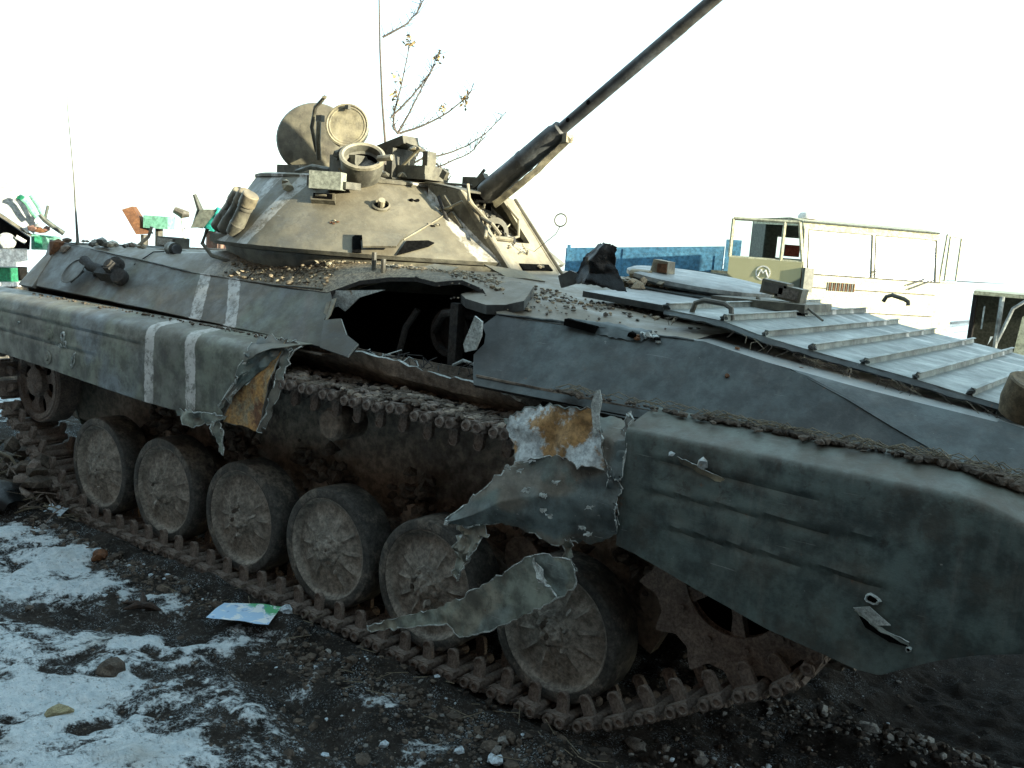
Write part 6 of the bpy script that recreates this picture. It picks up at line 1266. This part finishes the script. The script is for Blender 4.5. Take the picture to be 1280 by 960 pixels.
# implement frame beyond the hull: brown chute, pale green tank, bent arms
q = [V(p) for p in P['midbg']]
def stand(mb, x, y, z): mb.tube([(x, y, z), (x, y, gz(x, y)-.1)], .04, M_fit)
b = MB(); b.plate([q[0], q[1], q[2], q[3]], M_rust, .12, n=(.6, -.8, 0), maxlen=.2); stand(b, q[3].x, q[3].y+.1, q[3].z)
put('chute', b, None, label='brown sheet metal chute standing at a slant beyond the rear deck', cat='chute')
b = MB(); c_ = (q[4]+q[5])/2; b.box(c_, (.26, .2, .13), M_lgr, Matrix.Rotation(.6, 3, 'Z')); stand(b, c_.x, c_.y, c_.z-.05)
put('green_container', b, None, label='small pale green container on a post beyond the rear deck', cat='container')
b = MB(); b.tube([q[6], (q[6]+q[7])/2+V((.02, 0, -.02)), q[7]], [.035, .05, .03], M_fit, 10); b.tube([(q[6]+q[7])/2, V(((q[6]+q[7])/2).to_tuple())+V((0, .3, -1.9))], .02, M_wht)
put('bent_pipe', b, None, label='short curved metal pipe end beyond the hull, left of the smoke launchers', cat='pipe')
q2 = [V(p) for p in P['midbg2']]
b = MB(); b.tube([q2[0], q2[1], q2[2].lerp(q2[3], .5)], [.02, .035, .06], M_khd, 8); b.plate([q2[1], q2[4], q2[3], q2[2]], M_khd, .08, maxlen=.2)
b.lathe([(.02, .0), (.05, -.06), (.11, -.22), (.11, -.25), (.001, -.25)], M_teal, q2[4]+V((.02, 0, .02)), (.25, .1, 1), 18); b.box((q2[5]+q2[10])/2+V((0, 0, -.02)), (.2, .18, .20), M_redb); b.plate([q2[8], q2[8]+V((.12, .1, 0)), q2[10]+V((.1, .1, 0)), q2[7]], M_grn, .1, maxlen=.2); b.box(q2[10]+V((0, .1, -.9)), (.2, .2, 1.6), M_khd)
put('green_implement', b, None, label='teal cone and dark bent arm of a farm implement just behind the smoke launchers', cat='farm implement')
# leafless sapling
M_bark = m_rough('bark', (.10, .085, .075), (.15, .13, .11), scale=20); M_leaf = m_rough('dry_leaf', (.42, .30, .14), (.55, .42, .22), scale=10)
tr = P['tree']; tree = root('sapling', 'thin leafless sapling with a few dry leaves behind the turret', 'tree', (tr[0][0], tr[0][1], gz(tr[0][0], tr[0][1])))
b = MB(); b.tube([(tr[0][0]+.03, tr[0][1], gz(tr[0][0], tr[0][1])-.05), (tr[0][0], tr[0][1], 1.8)]+tr[:3]+[tr[3], [tr[3][0], tr[3][1], 4.5]], [.024, .02, .013, .011, .009, .007, .004], M_bark, 6); part('trunk', b, tree)
b = MB(); base = V((-5.2, 2.1, 1.6)); b.tube([(-5.26, 2.08, -.1), base, tr[5]], [.018, .014, .010], M_bark, 6); part('trunk', b, tree)
for k in range(1, 9):
    pl = [V(p) for p in P['tb%d' % k]]
    if k in (5, 6, 7): pl = [V(pl[0])+V((-.1, -.05, -.35))]+pl
    sm = []
    for i in range(len(pl)-1):
        p_ = [pl[max(0, i-1)], pl[i], pl[i+1], pl[min(len(pl)-1, i+2)]]
        for u in (0, .25, .5, .75):
            sm.append(.5*(2*p_[1]+(p_[2]-p_[0])*u+(2*p_[0]-5*p_[1]+4*p_[2]-p_[3])*u*u+(3*p_[1]-p_[0]-3*p_[2]+p_[3])*u**3)+V((random.gauss(0, .004), 0, random.gauss(0, .004))))
    pl = sm+[pl[-1]]
    b = MB(); b.tube(pl, [.012-.008*i/(len(pl)-1) for i in range(len(pl))], M_bark, 5)
    for i in range(3):
        k0 = random.randint(2, len(pl)-3); d_ = (pl[k0+1]-pl[k0]).normalized(); d_ = (d_+V((random.uniform(-.6, .6), 0, random.uniform(-.2, .6)))).normalized(); L_ = random.uniform(.12, .32)
        b.tube([pl[k0], pl[k0]+d_*L_*.5, pl[k0]+d_*L_+V((0, 0, L_*.15))], [.004, .003, .0015], M_bark, 4)
    for i in range(len(pl)-1):
        for j in range(3):
            p0 = pl[i].lerp(pl[i+1], random.random()); v_ = V((random.uniform(-1, 1), random.uniform(-.5, .5), random.uniform(.2, 1))).normalized()*random.uniform(.03, .12); b.tube([p0, p0+v_], .003, M_bark, 3)
    part('limb', b, tree)
b = MB()
for k, p in enumerate(P['leaves'][:6]):
    for i in range(20):
        c0 = V(p)+V((random.gauss(0, .025), random.gauss(0, .02), random.gauss(0, .035))); a = V((random.uniform(-1, 1), random.uniform(-1, 1), random.uniform(-1, 1))).normalized()*.03; e = a.cross(V((.3, .5, .8))).normalized()*.014
        b.add([c0-a, c0+e, c0+a*1.1, c0-e+V((0, .004, .004))], [(0, 1, 2, 3)], M_leaf)
    part_ = None
part('dry_leaves', b.mesh('dry_leaves', 'keep'), tree)
